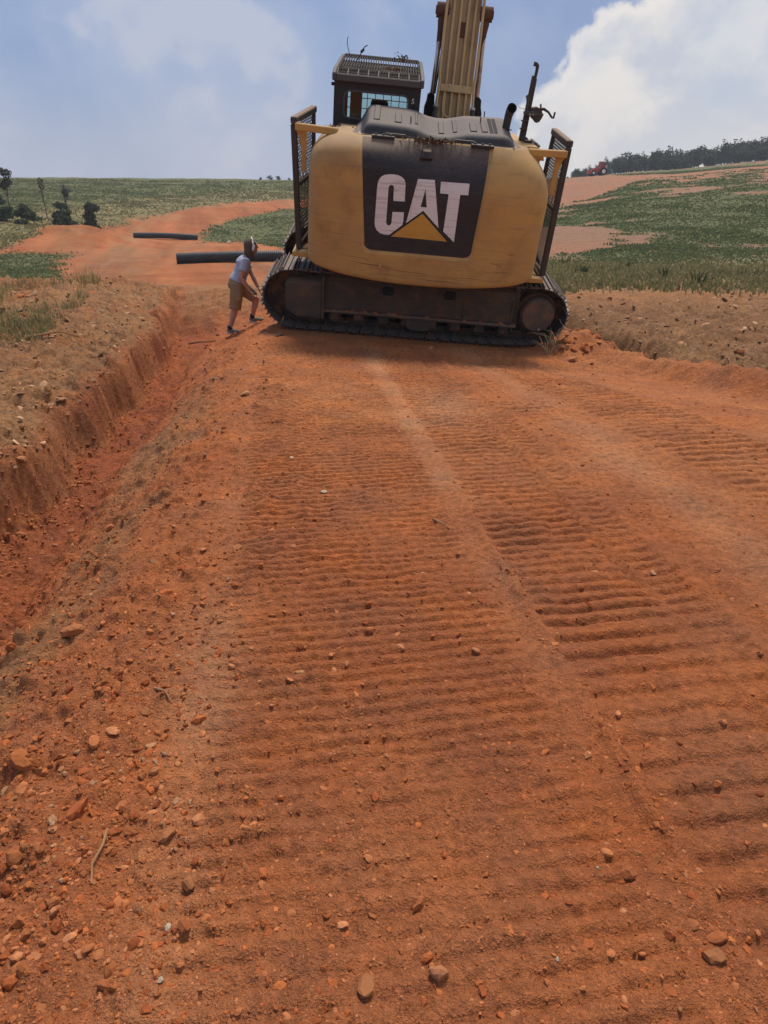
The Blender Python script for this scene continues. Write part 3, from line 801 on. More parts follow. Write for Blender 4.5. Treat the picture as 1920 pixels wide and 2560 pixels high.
    # rollers
    for k in range(8):
        rx = -1.22 + k * 0.352
        ro = MB()
        ro.tube([(rx, Y(v), .195) for v in (-.24, -.235, -.15, -.145, -.07, .07, .145, .15, .235, .24)], [.055, .072, .072, .10, .085, .085, .10, .072, .072, .055], 20)
        r_ = ro.build("track_roller", M['chain'], EX, smooth=35)
        MB().prism([(rx - .075, .165), (rx + .075, .165), (rx + .075, .235), (rx + .05, .285), (rx - .05, .285), (rx - .075, .235)], 'y', *yy(-.285, -.242)).build("roller_collar", M['chain'], r_, bevel=0.006)
    ya, yb = yy(-0.30, -0.27)
    MB().prism([(-.19, .275), (.19, .275), (.17, .15), (.09, .115), (-.09, .115), (-.17, .15)], 'y', ya, yb).build("track_guide", M['frame'], EX, bevel=0.004)
    for cx in (-0.6, 0.65):
        cr = MB(); cr.tube([(cx, Y(v), .775) for v in (-.18, -.17, .0, .01)], [.06, .07, .07, .06], 16)
        cr.build("carrier_roller", M['chain'], EX, smooth=35)
mat_clay = mat_plain("dried_clay", (0.23, 0.10, 0.045), 0.95, 0.4, 16, bump=0.5)
make_side(-1.15, 1)
make_side(1.15, -1)
hose = MB().tube([(-1.52, -1.16, .70), (-1.56, -1.2, .80), (-1.66, -1.22, .86), (-1.76, -1.2, .855)], 0.012, 6)
hose.build("grease_hose", M['rubber'], EX)
MB().prism([(-1.1, .38), (1.1, .38), (.75, .86), (-.75, .86)], 'y', -0.88, 0.88).build("carbody", M['frame'], EX, bevel=0.02)
MB().tube([(0, 0, .84), (0, 0, .92), (0, 0, .921), (0, 0, 1.02)], [.78, .78, .70, .70], 48).build("swing_bearing", M['dark'], EX, smooth=30)

# --- counterweight
CXC, CA, CB, CN = -0.07, 1.545, 0.95, 6.5
def c_inset(x, z): return 0.36 * np.clip((z - 1.95) / 0.65, 0, 1) ** (2.5 + 3.0 * ss(0.2, -1.2, np.asarray(x, float)))
def cw_y(x, z):
    i = c_inset(x, z); a = CA - i; b = CB - 0.8 * i
    t = np.clip(np.abs((x - CXC) / a), 0, 1)
    return -1.0 - b * (1 - t ** CN) ** (1 / CN)
def pan_l(z): return np.interp(z, [1.33, 1.44, 2.57], [-0.85, -0.85, -0.955])
def pan_r(z): return np.interp(z, [1.33, 1.44, 2.57], [0.55, 0.55, 0.615])
def recess(x, z):
    """0 outside, 1 inside the sunk black field (rounded lower corners)"""
    rr = 0.09
    dx = np.minimum(x - pan_l(z), pan_r(z) - x); dz = z - 1.325
    d = np.where((dx < rr) & (dz < rr), rr - np.hypot(rr - np.minimum(dx, rr), rr - np.minimum(dz, rr)), np.minimum(dx, dz))
    return ss(-0.028, 0.004, d)
def build_counterweight():
    ph = np.linspace(-math.pi / 2, math.pi / 2, 240)
    sx = np.sin(ph)
    zt = np.array([0, .004, .014, .03, .05, .08])
    zs_up = np.concatenate([np.linspace(.12, 1.05, 62), 1.05 + np.linspace(0.012, 0.65, 44)])
    rows = []
    for q, h in enumerate(list(zt) + list(zs_up)):
        ins_b = [.045, .03, .017, .008, .003, .001][q] if q < 6 else 0.0
        zc = 0.90 + h
        i = c_inset(CXC + CA * sx, np.array(zc))
        for _ in range(6): i = c_inset(CXC + (CA - i) * sx, np.array(zc))
        a = CA - i - ins_b; b = CB - 0.8 * i - ins_b
        X = CXC + a * sx; Y = -1.0 - b * (1 - np.abs(sx) ** CN) ** (1 / CN)
        belly = 0.012 + 0.15 * np.abs(sx) ** 2.2
        Z = zc + belly * np.clip(1 - h / 0.9, 0, 1)
        rc = recess(X, Z) * (np.abs(sx) < 0.9)
        Y = Y + 0.024 * rc
        row = [(X[0], -0.82, Z[0])] + list(zip(X, Y, Z)) + [(X[-1], -0.82, Z[-1])]
        rows.append(row)
    nr, nc = len(rows), len(rows[0])
    V = np.array(rows).reshape(-1, 3)
    idx = np.arange(nr * nc).reshape(nr, nc)
    F = [tuple(f) for f in np.stack([idx[:-1, :-1], idx[:-1, 1:], idx[1:, 1:], idx[1:, :-1]], -1).reshape(-1, 4)]
    F.append(tuple(int(i) for i in idx[0][::-1])); F.append(tuple(int(i) for i in idx[-1]))
    F.append(tuple([int(i) for i in idx[:, 0]] + [int(i) for i in idx[::-1, -1]]))
    me = bpy.data.meshes.new("counterweight"); me.from_pydata([tuple(p) for p in V], [], F)
    for p in me.polygons: p.use_smooth = True
    me.materials.append(M['yellow']); me.set_sharp_from_angle(angle=R(40))
    cw = link(bpy.data.objects.new("counterweight", me), EX)
    # black field
    nx, nz = 60, 70
    zz = 1.33 + (2.585 - 1.33) * np.linspace(0, 1, nz) ** 1.0
    P = []
    for z in zz:
        dz = z - 1.33; c = 0.0
        if dz < 0.09: c = 0.09 - math.sqrt(max(0, 0.09 ** 2 - (0.09 - dz) ** 2))
        x0, x1 = float(pan_l(z)) + 0.005 + c, float(pan_r(z)) - 0.005 - c
        xs_ = np.linspace(x0, x1, nx); ys_ = cw_y(xs_, np.full(nx, z)) + 0.024 - 0.004
        P += list(zip(xs_, ys_, np.full(nx, z)))
    id2 = np.arange(nx * nz).reshape(nz, nx)
    F2 = np.stack([id2[:-1, :-1], id2[:-1, 1:], id2[1:, 1:], id2[1:, :-1]], -1).reshape(-1, 4)
    pn = link(bpy.data.objects.new("rear_panel", np_mesh("rear_panel", P, F2, M['panel'], smooth=True)), cw)
    tag(pn, "sunk black panel with white block lettering and yellow triangle")
    # lettering, laid on the panel surface
    LET = {
        'C': [[(-0.728, 2.074), (-0.724, 2.13), (-0.708, 2.175), (-0.683, 2.205), (-0.645, 2.225), (-0.59, 2.236), (-0.533, 2.238), (-0.48, 2.233), (-0.437, 2.218), (-0.402, 2.19), (-0.384, 2.151), (-0.374, 1.945), (-0.516, 1.941), (-0.522, 2.093), (-0.530, 2.113), (-0.552, 2.122), (-0.578, 2.112), (-0.588, 2.087), (-0.585, 1.69), (-0.575, 1.66), (-0.553, 1.646), (-0.53, 1.655), (-0.516, 1.684), (-0.515, 1.813), (-0.372, 1.820), (-0.37, 1.71), (-0.378, 1.667), (-0.535, 1.534), (-0.60, 1.534), (-0.655, 1.548), (-0.700, 1.582), (-0.724, 1.63), (-0.73, 1.687)]],
        'A': [[(-0.237, 2.213), (-0.135, 2.214), (-0.131, 2.111), (-0.171, 1.902), (-0.133, 1.900), (-0.133, 1.859), (-0.333, 1.694)],
              [(-0.135, 2.214), (-0.031, 2.216), (0.084, 1.67), (-0.133, 1.859), (-0.133, 1.900), (-0.094, 1.899), (-0.131, 2.111)]],
        'T': [[(0.047, 2.203), (0.4, 2.210), (0.402, 2.083), (0.302, 2.080), (0.303, 1.516), (0.15, 1.635), (0.158, 2.075), (0.052, 2.076)]],
        'tri': [[(-0.137, 1.824), (-0.508, 1.520), (0.214, 1.516)]]}
    for key, polys in LET.items():
        bm = bmesh.new()
        for poly in polys:
            vs = [bm.verts.new((p[0], 0, p[1])) for p in poly]
            bm.faces.new(vs)
        bmesh.ops.remove_doubles(bm, verts=bm.verts, dist=1e-5)
        bmesh.ops.triangulate(bm, faces=bm.faces)
        for c in np.arange(-0.75, 0.45, 0.06):
            bmesh.ops.bisect_plane(bm, geom=list(bm.verts) + list(bm.edges) + list(bm.faces), plane_co=(c, 0, 0), plane_no=(1, 0, 0))
        for c in np.arange(1.5, 2.3, 0.06):
            bmesh.ops.bisect_plane(bm, geom=list(bm.verts) + list(bm.edges) + list(bm.faces), plane_co=(0, 0, c), plane_no=(0, 0, 1))
        for v in bm.verts:
            v.co.y = float(cw_y(np.array(v.co.x), np.array(v.co.z))) + 0.024 - 0.004 - 0.0035
        bmesh.ops.recalc_face_normals(bm, faces=bm.faces)
        for f in bm.faces:
            if f.normal.y > 0: f.normal_flip()
        nm = "triangle_emblem" if key == 'tri' else "letter"
        me = bpy.data.meshes.new(nm); bm.to_mesh(me); bm.free()
        me.materials.append(M['triangle'] if key == 'tri' else M['letter'])
        for p in me.polygons: p.use_smooth = True
        link(bpy.data.objects.new(nm, me), cw)
    # rear camera housing
    yc = float(cw_y(np.array(-0.155), np.array(2.46)))
    hb = MB()
    hb.add([(-.235, yc + .03, 2.40), (-.075, yc + .03, 2.40), (-.085, yc - .065, 2.435), (-.225, yc - .065, 2.435),
            (-.215, yc + .06, 2.535), (-.095, yc + .06, 2.535), (-.110, yc - .03, 2.515), (-.200, yc - .03, 2.515)],
           [(0, 1, 2, 3), (4, 7, 6, 5), (3, 2, 6, 7), (0, 4, 5, 1), (1, 5, 6, 2), (0, 3, 7, 4)])
    hb.build("camera_housing", M['panel'], cw, bevel=0.01)
    # rubber bumpers and hinge plates on the top edge
    for bx, bw in ((-0.55, 0.11), (0.305, 0.11)):
        yb = float(cw_y(np.array(bx), np.array(2.58))) + 0.10
        MB().prism([(bx - bw + 0.03 * math.cos(R(a)), yb + 0.035 * math.sin(R(a))) for a in range(90, 271, 30)] + [(bx + bw + 0.03 * math.cos(R(a)), yb + 0.035 * math.sin(R(a))) for a in range(-90, 91, 30)], 'z', 2.585, 2.635).build("rubber_bumper", M['hood'], cw, bevel=0.012, seg=2)
    return cw
CW = build_counterweight()
# tie bolts along the lower belly seam
for xx in (-0.62, 0.42):
    yb = float(cw_y(np.array(xx), np.array(1.12)))
    MB().prism([(xx - .02, 1.155), (xx + .02, 1.155), (xx + .006, 1.115), (xx - .006, 1.115)], 'y', yb - 0.006, yb + 0.02).build("weld_mark", M['yellow_plain'], CW)

def scrape(x0, z0, x1, z1, w):
    pts = []; n = 7
    for i in range(n):
        f = i / (n - 1); x = x0 + (x1 - x0) * f; z = z0 + (z1 - z0) * f + .004 * math.sin(i * 2.1); h = w * math.sin(math.pi * (f * .92 + .04)) * (.6 + .4 * math.sin(i * 3.7 + x0 * 9) ** 2)
        pts.append((x, float(cw_y(np.array(x), np.array(z))) - .0025, z, h))
    vs = [(p[0], p[1], p[2] + p[3]) for p in pts] + [(p[0], p[1], p[2] - p[3]) for p in pts]
    MB().add(vs, [(i, i + 1, n + i + 1, n + i) for i in range(n - 1)]).build("scrape_mark", M['scrape'], CW)
M['scrape'] = mat_plain("bare_scrape", (0.10, 0.062, 0.035), 0.8, 0.5, 30)
for a in ((.80, 1.30, .97, 1.285, .004), (.90, 1.265, .96, 1.27, .005), (-.55, 1.115, .1, 1.075, .0035), (-1.2, 1.25, -.7, 1.205, .003), (-1.05, 1.17, -.45, 1.13, .004), (.2, 1.07, .75, 1.085, .003), (1.0, 1.42, 1.12, 1.43, .005),
          (-1.22, 1.92, -1.18, 2.02, .003), (-1.35, 1.5, -1.05, 1.49, .0022), (.95, 1.75, 1.2, 1.74, .002), (-.2, 1.02, .5, 1.0, .004), (.72, 1.17, 1.15, 1.20, .003), (.8, 2.28, .9, 2.36, .002)):
    scrape(*a)

# --- revolving frame, housings
MB().box((-1.45, -1.30, 0.985), (1.36, 1.35, 1.16)).build("revolving_frame", M['dark'], EX, bevel=0.015)
lh = MB().box((-1.46, -1.05, 1.16), (-0.30, -0.60, 2.50)).build("left_housing", M['yellow_plain'], EX, bevel=0.02, seg=2)
tp = MB().prism([(-1.47, -1.20), (-0.60, -1.34), (-0.60, -0.585), (-1.455, -0.585)], 'z', 2.505, 2.545)
tp.build("cover_plate", M['yellow_plain'], lh, bevel=0.006)
MB().box((-1.30, -1.58, 2.50), (-0.66, -1.19, 2.552)).build("cover_plate", M['yellow_plain'], lh, bevel=0.006)
rh = MB().box((0.66, -1.05, 1.16), (1.38, 1.25, 2.45)).build("right_housing", M['yellow_plain'], EX, bevel=0.03, seg=2)
rp = MB().prism([(0.9, 2.45), (1.38, 2.45), (1.34, 2.56), (1.26, 2.60), (0.9, 2.60)], 'y', -1.30, -0.55)
rp.build("cover_plate", M['yellow_plain'], rh, bevel=0.008)
MB().box((1.14, -1.0, 2.603), (1.24, -0.9, 2.625)).box((1.28, -1.2, 2.585), (1.31, -0.6, 2.61)).build("latch", M['dark'], rh)
MB().box((-0.95, -1.55, 1.16), (0.64, -0.62, 2.52)).build("engine_bay", M['dark'], EX, bevel=0.01)

# --- hood
def build_hood():
    xs = np.linspace(-1.06, 1.0, 110)
    T = np.interp(xs, [-1.06, -1.03, -.93, -.89, -.84, -.42, -.30, -.16, -.05, .10, .25, .34, .80, .87, .93, .97, 1.0],
                  [2.60, 2.63, 2.815, 2.84, 2.845, 2.835, 2.82, 2.775, 2.76, 2.763, 2.795, 2.815, 2.83, 2.815, 2.75, 2.65, 2.60])
    ker = np.array([1, 2, 3, 2, 1.]) / 9
    T = np.convolve(np.pad(T, 2, mode='edge'), ker, 'valid')
    rows = []
    for (yv, f, drop) in ((-1.60, 0.0, 0), (-1.585, .12, 0), (-1.565, .35, 0), (-1.545, .62, 0), (-1.52, .84, 0.0), (-1.48, .96, 0.0), (-1.42, 1.0, .0), (-1.30, 1.0, .0), (-1.1, 1.0, 0), (-0.9, 1.0, 0), (-.76, 1., 0), (-.72, .9, 0), (-.70, .5, 0), (-.69, 0, 0)):
        tilt = -0.115 * np.clip((-0.76 - yv) / 0.66, 0, 1) * ss(2.60, 2.72, T)
        zt = T + tilt
        # ends narrow with height a little towards the rear
        rows.append(np.stack([xs, np.full_like(xs, yv), 2.585 + (zt - 2.585) * f], -1))
    V = np.concatenate(rows); nr, nc = len(rows), len(xs)
    idx = np.arange(nr * nc).reshape(nr, nc)
    F = np.stack([idx[:-1, :-1], idx[:-1, 1:], idx[1:, 1:], idx[1:, :-1]], -1).reshape(-1, 4)
    h = link(bpy.data.objects.new("engine_hood", np_mesh("engine_hood", V, F, M['hood'], smooth=True, angle=50)), EX)
    def top(x, y):
        t = np.interp(x, xs, T) - 0.115 * np.clip((-0.76 - y) / 0.66, 0, 1)
        return float(t)
    for rx, y0, y1, w in ((-.80, -1.36, -.80, .045), (-.53, -1.38, -1.05, .05), (-.30, -1.3, -.85, .02), (.02, -1.38, -.95, .04), (.42, -1.38, -1.05, .05), (.19, -1.36, -.9, .03), (.56, -1.38, -1.0, .045)):
        z0, z1 = top(rx, y0), top(rx, y1)
        b = MB()
        vs = []
        for (yy_, zz_) in ((y0, z0), (y1, z1)):
            zl, zr = top(rx - w, yy_), top(rx + w, yy_)
            vs += [(rx - w, yy_, zl - .02), (rx + w, yy_, zr - .02), (rx + w * .8, yy_, zr + .012), (rx - w * .8, yy_, zl + .012)]
        b.add(vs, [(0, 1, 2, 3), (7, 6, 5, 4), (0, 4, 5, 1), (1, 5, 6, 2), (2, 6, 7, 3), (3, 7, 4, 0)])
        b.build("hood_rib", M['hood'], h, bevel=0.006)
    for rx in (.645, .70):
        vs = [(rx - .022, -1.40, top(rx, -1.40) + .003), (rx + .022, -1.40, top(rx, -1.40) + .003), (rx + .022, -.84, top(rx, -.84) + .004), (rx - .022, -.84, top(rx, -.84) + .004)]
        vs += [(a, b_, c - .03) for a, b_, c in vs]
        MB().add(vs, [(0, 1, 2, 3), (7, 6, 5, 4), (0, 4, 5, 1), (1, 5, 6, 2), (2, 6, 7, 3), (3, 7, 4, 0)]).build("hood_stripe", M['rubber'], h)
    for px, py_, hh in ((-.37, -1.3, .07), (.53, -1.0, .06), (.60, -.72, .06)):
        z = top(px, py_); MB().cyl((px, py_, z - .02), (px - .006, py_, z + hh), .008, 6).build("hood_pin", M['rubber'], h)
    # flange round the skirt
    fl = MB(); fl.tube([(-1.06, -1.2, 2.588), (-1.075, -1.50, 2.588), (-1.0, -1.625, 2.588), (0.92, -1.625, 2.588), (1.01, -1.52, 2.588), (1.0, -1.2, 2.588)], 0.016, 6)
    fl.build("hood_flange", M['hood'], h)
    for px in (-.70, .52):
        b = MB().box((px - .14, -1.70, 2.585), (px + .14, -1.60, 2.612))
        for q in (-.09, 0, .09): b.cyl((px + q, -1.65, 2.61), (px + q, -1.65, 2.63), .018, 6)
        b.build("hinge", M['hood'], h, bevel=0.003)
    # exhaust
    ex = MB().tube([(.845, -1.12, 2.62), (.845, -1.12, 2.70), (.85, -1.125, 2.82), (.853, -1.14, 2.895), (.86, -1.175, 2.955), (.868, -1.235, 2.995)], [.050, .050, .049, .050, .055, .060], 20, cap=False)
    es = ex.build("exhaust_stack", M['dark'], h, smooth=40)
    MB().tube([(.8665, -1.226, 2.990), (.860, -1.17, 2.95), (.853, -1.14, 2.89)], [.0575, .052, .046], 20, cap=False).tube([(.853, -1.141, 2.892), (.853, -1.14, 2.888)], .046, 20).build("exhaust_bore", M['rubber'], es)
    MB().tube([(.845, -1.12, 2.742), (.845, -1.12, 2.747)], .085, 20).build("exhaust_collar", M['rubber'], h)
    return h
HOOD = build_hood()

# --- cab
def frame_plate(b, outer, inner, axis, d0, d1):
    """rectangular plate with a hole: outer and inner loops have equal vertex counts"""
    n = len(outer)
    def P(p, d): return {'y': (p[0], d, p[1]), 'x': (d, p[0], p[1])}[axis]
    vs = [P(p, d0) for p in outer] + [P(p, d0) for p in inner] + [P(p, d1) for p in outer] + [P(p, d1) for p in inner]
    fs = []
    for i in range(n):
        j = (i + 1) % n
        fs += [(i, j, n + j, n + i), (2 * n + i, 3 * n + i, 3 * n + j, 2 * n + j), (i, 2 * n + i, 2 * n + j, j), (n + i, n + j, 3 * n + j, 3 * n + i)]
    b.add(vs, fs)
def build_cab():
    x0, x1, yr, yf, z0, z1 = -1.40, -0.255, -0.55, 1.02, 1.17, 3.13
    b = MB()
    frame_plate(b, rrect(x0, x1, z0, z1, 0.03), rrect(-1.262, -0.408, 2.64, 2.955, 0.075), 'y', yr, yr + 0.06)
    frame_plate(b, rrect(yr + .06, yf, z0, z1, 0.02), rrect(-0.30, 0.85, 2.20, 2.98, 0.07), 'x', x0, x0 + 0.05)
    frame_plate(b, rrect(yr + .06, yf, z0, z1, 0.02), rrect(-0.25, 0.85, 2.15, 2.98, 0.07), 'x', x1 - 0.05, x1)
    frame_plate(b, rrect(x0 + .05, x1 - .05, z0, z1, 0.02), rrect(-1.30, -0.36, 1.75, 3.02, 0.06), 'y', yf - 0.05, yf)
    b.box((x0 + .05, yr + .06, 3.02), (x1 - .05, yf - .05, 3.10)).box((x0 + .05, yr + .06, 1.2), (x1 - .05, yf - .05, 1.26))
    cab = b.build("cab", M['cab'], EX, bevel=0.0)
    # window parts
    rim = rrect(-1.262, -0.408, 2.64, 2.955, 0.075)
    w = MB().tube([(p[0], yr - .004, p[1]) for p in rim + rim[:1]], 0.013, 6, cap=False).build("window_seal", M['rim'], cab)
    MB().prism(rrect(-1.25, -0.42, 2.65, 2.945, 0.07), 'y', yr + .03, yr + .034).build("rear_window", M['glass'], cab)
    MB().prism(rrect(-1.30, -0.36, 1.75, 3.02, 0.05), 'y', yf - .03, yf - .026).build("front_window", M['glass'], cab)
    MB().prism(rrect(-.29, .84, 2.21, 2.97, 0.05), 'x', x0 + .02, x0 + .024).build("side_window", M['glass'], cab)
    MB().prism(rrect(-.24, .84, 2.16, 2.97, 0.05), 'x', x1 - .024, x1 - .02).build("side_window", M['glass'], cab)
    # front screen of welded bars
    sc = MB().box((-1.36, yf + .03, 1.75), (-1.33, yf + .06, 3.05)).box((-.33, yf + .03, 1.75), (-.30, yf + .06, 3.05)).build("screen_frame", M['dark'], cab)
    for i in range(8):
        xx = -1.25 + i * 0.122
        MB().cyl((xx, yf + .045, 1.75), (xx, yf + .045, 3.05), 0.006, 5).build("screen_bar", M['dark'], cab)
    for i in range(10):
        zz = 1.80 + i * 0.135
        MB().cyl((-1.33, yf + .045, zz), (-.33, yf + .045, zz), 0.006, 5).build("screen_bar", M['dark'], cab)
    # inner pillar, seat
    MB().box((-1.24, .55, 1.3), (-1.07, .72, 3.02)).build("inner_pillar", M['dark'], cab, bevel=0.01)
    st = MB(); st.prism([(-.98, 2.10), (-.58, 2.10), (-.60, 2.62), (-.66, 2.66), (-.90, 2.66), (-.96, 2.62)], 'y', .02, .16)
    st.build("seat_back", M['rubber'], cab, bevel=0.03, seg=2)
    hr = MB().prism([(-.935, 2.66), (-.665, 2.66), (-.68, 2.815), (-.70, 2.83), (-.90, 2.83), (-.92, 2.815)], 'y', .03, .13)
    hr.build("headrest", M['rubber'], cab, bevel=0.025, seg=2)
    # roof: dished rim with falling-object grate that rises to the front
    zr, zf_ = 3.10, 3.30
    rf = MB()
    rf.prism([(-.62, 3.055), (1.06, 3.10), (1.06, 3.285), (-.40, 3.195), (-.62, 3.145)], 'x', -1.425, -1.375)
    rf.prism([(-.62, 3.055), (1.06, 3.10), (1.06, 3.285), (-.40, 3.195), (-.62, 3.145)], 'x', -0.275, -0.225)
    rf.box((-1.375, -.62, 3.055), (-.275, -.575, 3.14))
    rf.beam((-1.375, 1.04, 3.27), (-.275, 1.04, 3.27), .05, .05)
    MBp = MB().add([(-1.374, -.574, 3.10), (-.276, -.574, 3.10), (-.276, 1.01, 3.20), (-1.374, 1.01, 3.20), (-1.374, -.574, 3.06), (-.276, -.574, 3.06), (-.276, 1.01, 3.14), (-1.374, 1.01, 3.14)], [(0, 1, 2, 3), (7, 6, 5, 4), (0, 4, 5, 1), (1, 5, 6, 2), (2, 6, 7, 3), (3, 7, 4, 0)])
    rfo = rf.build("roof_guard", M['rim'], cab, bevel=0.012)
    MBp.build("roof_skin", M['grate'], rfo)
    def tz(y): return 3.178 + (y + .40) * 0.0625
    for i in range(31):
        xx = -1.355 + i * 0.0353
        MB().beam((xx, -.385, tz(-.385)), (xx, 1.02, tz(1.02)), .012, .022).build("grate_bar", M['grate'], rfo)
    for i in range(9):
        xx = -1.36 + i * 0.133
        MB().beam((xx, -.595, 3.135), (xx, -.39, 3.185), .010, .018).build("grate_bar", M['rim'], rfo)
    for yy_ in (-.39, .05, .5, .98):
        MB().beam((-1.375, yy_, tz(yy_) - .006), (-.275, yy_, tz(yy_) - .006), .02, .014).build("grate_cross_bar", M['rim'], rfo)
    MB().beam((-1.375, -.50, 3.15), (-.275, -.50, 3.15), .01, .012).build("grate_cross_bar", M['rim'], rfo)
    # wires sticking up, hinge knob on the left side, tag on the right post
    MB().tube([(-1.29, .85, 3.27), (-1.31, .86, 3.34), (-1.335, .86, 3.41), (-1.335, .86, 3.47), (-1.325, .86, 3.50)], .005, 5).build("wire", M['rubber'], cab)
    MB().tube([(-1.17, .6, 3.24), (-1.13, .6, 3.30), (-1.105, .6, 3.36), (-1.07, .6, 3.41), (-1.03, .6, 3.43)], .007, 5).build("wire", M['rubber'], cab)
    MB().cyl((-1.115, .58, 3.345), (-1.085, .62, 3.375), .018, 8).build("wire_clip", M['rubber'], cab)
    MB().tube([(-1.40, -.50, 3.01), (-1.44, -.50, 3.01)], .02, 8).build("hinge_knob", M['rubber'], cab)
    MB().beam((-.345, yr - .012, 2.86), (-.30, yr - .012, 2.66), .02, .014, up=(0, 1, 0)).build("strap", M['rubber'], cab)
    MB().box((-.345, yr - .022, 2.745), (-.315, yr - .013, 2.785)).build("strap_tag", M['white'], cab)
    cu = bpy.data.curves.new("marking", 'FONT'); cu.body = "5"; cu.size = 0.085; cu.extrude = 0.001
    tmp = bpy.data.objects.new("marking", cu); COL.objects.link(tmp)
    dg = bpy.context.evaluated_depsgraph_get(); dg.update()
    me = bpy.data.meshes.new_from_object(tmp.evaluated_get(dg)); bpy.data.objects.remove(tmp)
    me.materials.clear(); me.materials.append(M['white'])
    mk = link(bpy.data.objects.new("painted_numeral", me), cab)
    mk.location = (-.375, yr - .004, 2.875); mk.rotation_euler = (R(90), R(4), 0)
    return cab
CAB = build_cab()

# --- boom with lines, clamp, rams
def build_boom():
    # rear surface line in (y,z), local; boom continues over the top and forward
    path = [(0.30, 1.75), (0.42, 2.35), (0.50, 2.62), (1.12, 4.08), (1.75, 5.55), (2.5, 6.35), (4.6, 7.0), (6.4, 7.1)]
    thick = [0.42, 0.5, 0.52, 0.58, 0.62, 0.60, 0.5, 0.36]
    cxs = [0.285, 0.284, 0.283, 0.315, 0.345, 0.36, 0.36, 0.36]; hw = [0.25, 0.245, 0.243, 0.238, 0.235, 0.22, 0.2, 0.17]
    P = [np.array(p) for p in path]; rows = []
    for i, p in enumerate(P):
        d = P[min(i + 1, len(P) - 1)] - P[max(i - 1, 0)]; d /= np.linalg.norm(d); nrm = np.array([d[1], -d[0]])   # forward / down side
        q = p + nrm * thick[i]
        rows.append([(cxs[i] - hw[i], p[0], p[1]), (cxs[i] + hw[i], p[0], p[1]), (cxs[i] + hw[i], q[0], q[1]), (cxs[i] - hw[i], q[0], q[1])])
    b = MB(); vs = [v for r in rows for v in r]; fs = [(0, 1, 2, 3)]
    for i in range(len(rows) - 1):
        for k in range(4):
            a = i * 4 + k; c = i * 4 + (k + 1) % 4
            fs.append((a, a + 4, c + 4, c))
    n = (len(rows) - 1) * 4; fs.append((n + 3, n + 2, n + 1, n))
    b.add(vs, fs)
    bo = b.build("boom", M['boom'], EX, bevel=0.012)
    def at(f, dx, lift):
        """point along rear face: f metres of z, dx sideways, lift off the face"""
        pz = np.array([p[1] for p in path]); py = np.array([p[0] for p in path])
        y = np.interp(f, pz, py); cx = np.interp(f, pz, cxs)
        return (cx + dx, y - lift * 0.92, f + lift * 0.39)
    for dx in (-0.155, -0.055, 0.055, 0.155):
        zs = [2.30, 2.62, 3.0, 3.4, 4.08, 4.8, 5.55, 5.9]
        MB().tube([at(z, dx, 0.03) for z in zs], 0.019, 10).build("hydraulic_line", M['pipe_y'], bo, smooth=40)
    # loop at the lower left
    MB().tube([at(2.95, -0.165, 0.035), at(2.78, -0.172, 0.035), at(2.69, -0.16, 0.035), at(2.655, -0.12, 0.035), at(2.63, -0.06, 0.04)], 0.017, 8).build("hydraulic_line", M['pipe_y'], bo, smooth=40)
    for sgn in (-1, 1):
        pts = [at(2.72, sgn * .272, .07), at(2.86, sgn * .262, .07), at(3.05, sgn * .252, .07), at(3.15, sgn * .262, .06), at(3.6, sgn * .264, .05), at(4.08, sgn * .262, .04), at(4.8, sgn * .262, .04), at(5.5, sgn * .26, .04)]
        MB().tube(pts, .021, 10).build("hydraulic_line", M['pipe_y'], bo, smooth=40)
        h = MB().tube([at(2.76, sgn * .272, .07), at(2.68, sgn * .278, .08), at(2.45, sgn * .29, .10), at(2.2, sgn * .29, .08)], [.024, .032, .034, .034], 12)
        h.build("hose", M['dark'], bo, smooth=40)
        MB().tube([at(2.775, sgn * .271, .07), at(2.745, sgn * .273, .07)], .036, 6).build("hose_fitting", M['bolt'], bo)
    c0, c1 = at(2.945, 0, .055), at(3.035, 0, .055)
    cl = MB().beam(c0, c1, 0.46, 0.018, up=(0, -1, 0.4)).build("line_clamp", M['pipe_y'], bo, bevel=0.004)
    for dx in (-.10, .105):
        for z in (2.965, 3.02):
            a_ = at(z, dx, .06); b_ = at(z, dx, .078)
            MB().cyl(a_, b_, .012, 6).build("bolt", M['bolt'], cl)
    # rust stains kept as thin plates between the lines
    MB().beam(at(3.62, 0.0, .006), at(3.80, 0.0, .006), .10, .004, up=(0, -1, .4)).build("weld_patch", M['rust'], bo)
    for sgn, xb_, xt in ((-1, -.045, .005), (1, .665, .63)):
        r_ = MB()
        r_.tube([(xb_ - .0, 1.02, 2.55), (xt, 1.10, 3.80)], .036, 16)
        ram = r_.build("boom_ram", M['chrome'], EX, smooth=40)
        MB().prism([(xb_ - .075, 2.30), (xb_ + .075, 2.30), (xb_ + .085, 2.45), (xb_ + .085, 2.70), (xb_ + .06, 2.78), (xb_ + .05, 2.90), (xb_ - .05, 2.91), (xb_ - .06, 2.80), (xb_ - .085, 2.72), (xb_ - .085, 2.45)], 'y', .93, 1.11).build("gland", M['rubber'], ram, bevel=0.02, seg=2)
        MB().tube([(xb_ + .0, 1.02, 1.3), (xb_, 1.02, 2.4)], .075, 16).build("barrel", M['boom'], ram, smooth=40)
        MB().tube([(xt - .012, 1.085, 3.45), (xt - .004, 1.095, 3.70), (xt, 1.10, 3.80), (xt, 1.10, 3.86)], [.036, .050, .062, .055], 14).build("rod_end", M['rust'], ram, smooth=40)
        MB().tube([(xt - .09, 1.11, 3.92), (xt + .09, 1.11, 3.92)], .095, 20).tube([(xt - .105, 1.11, 3.92), (xt + .105, 1.11, 3.92)], .055, 14).build("rod_eye", M['rust'], ram, smooth=40)
        MB().tube([(xb_ - sgn * .052, .96, 2.9), (xt - sgn * .055, 1.04, 3.75)], .012, 8).build("grease_line", M['rubber'], ram)
    return bo
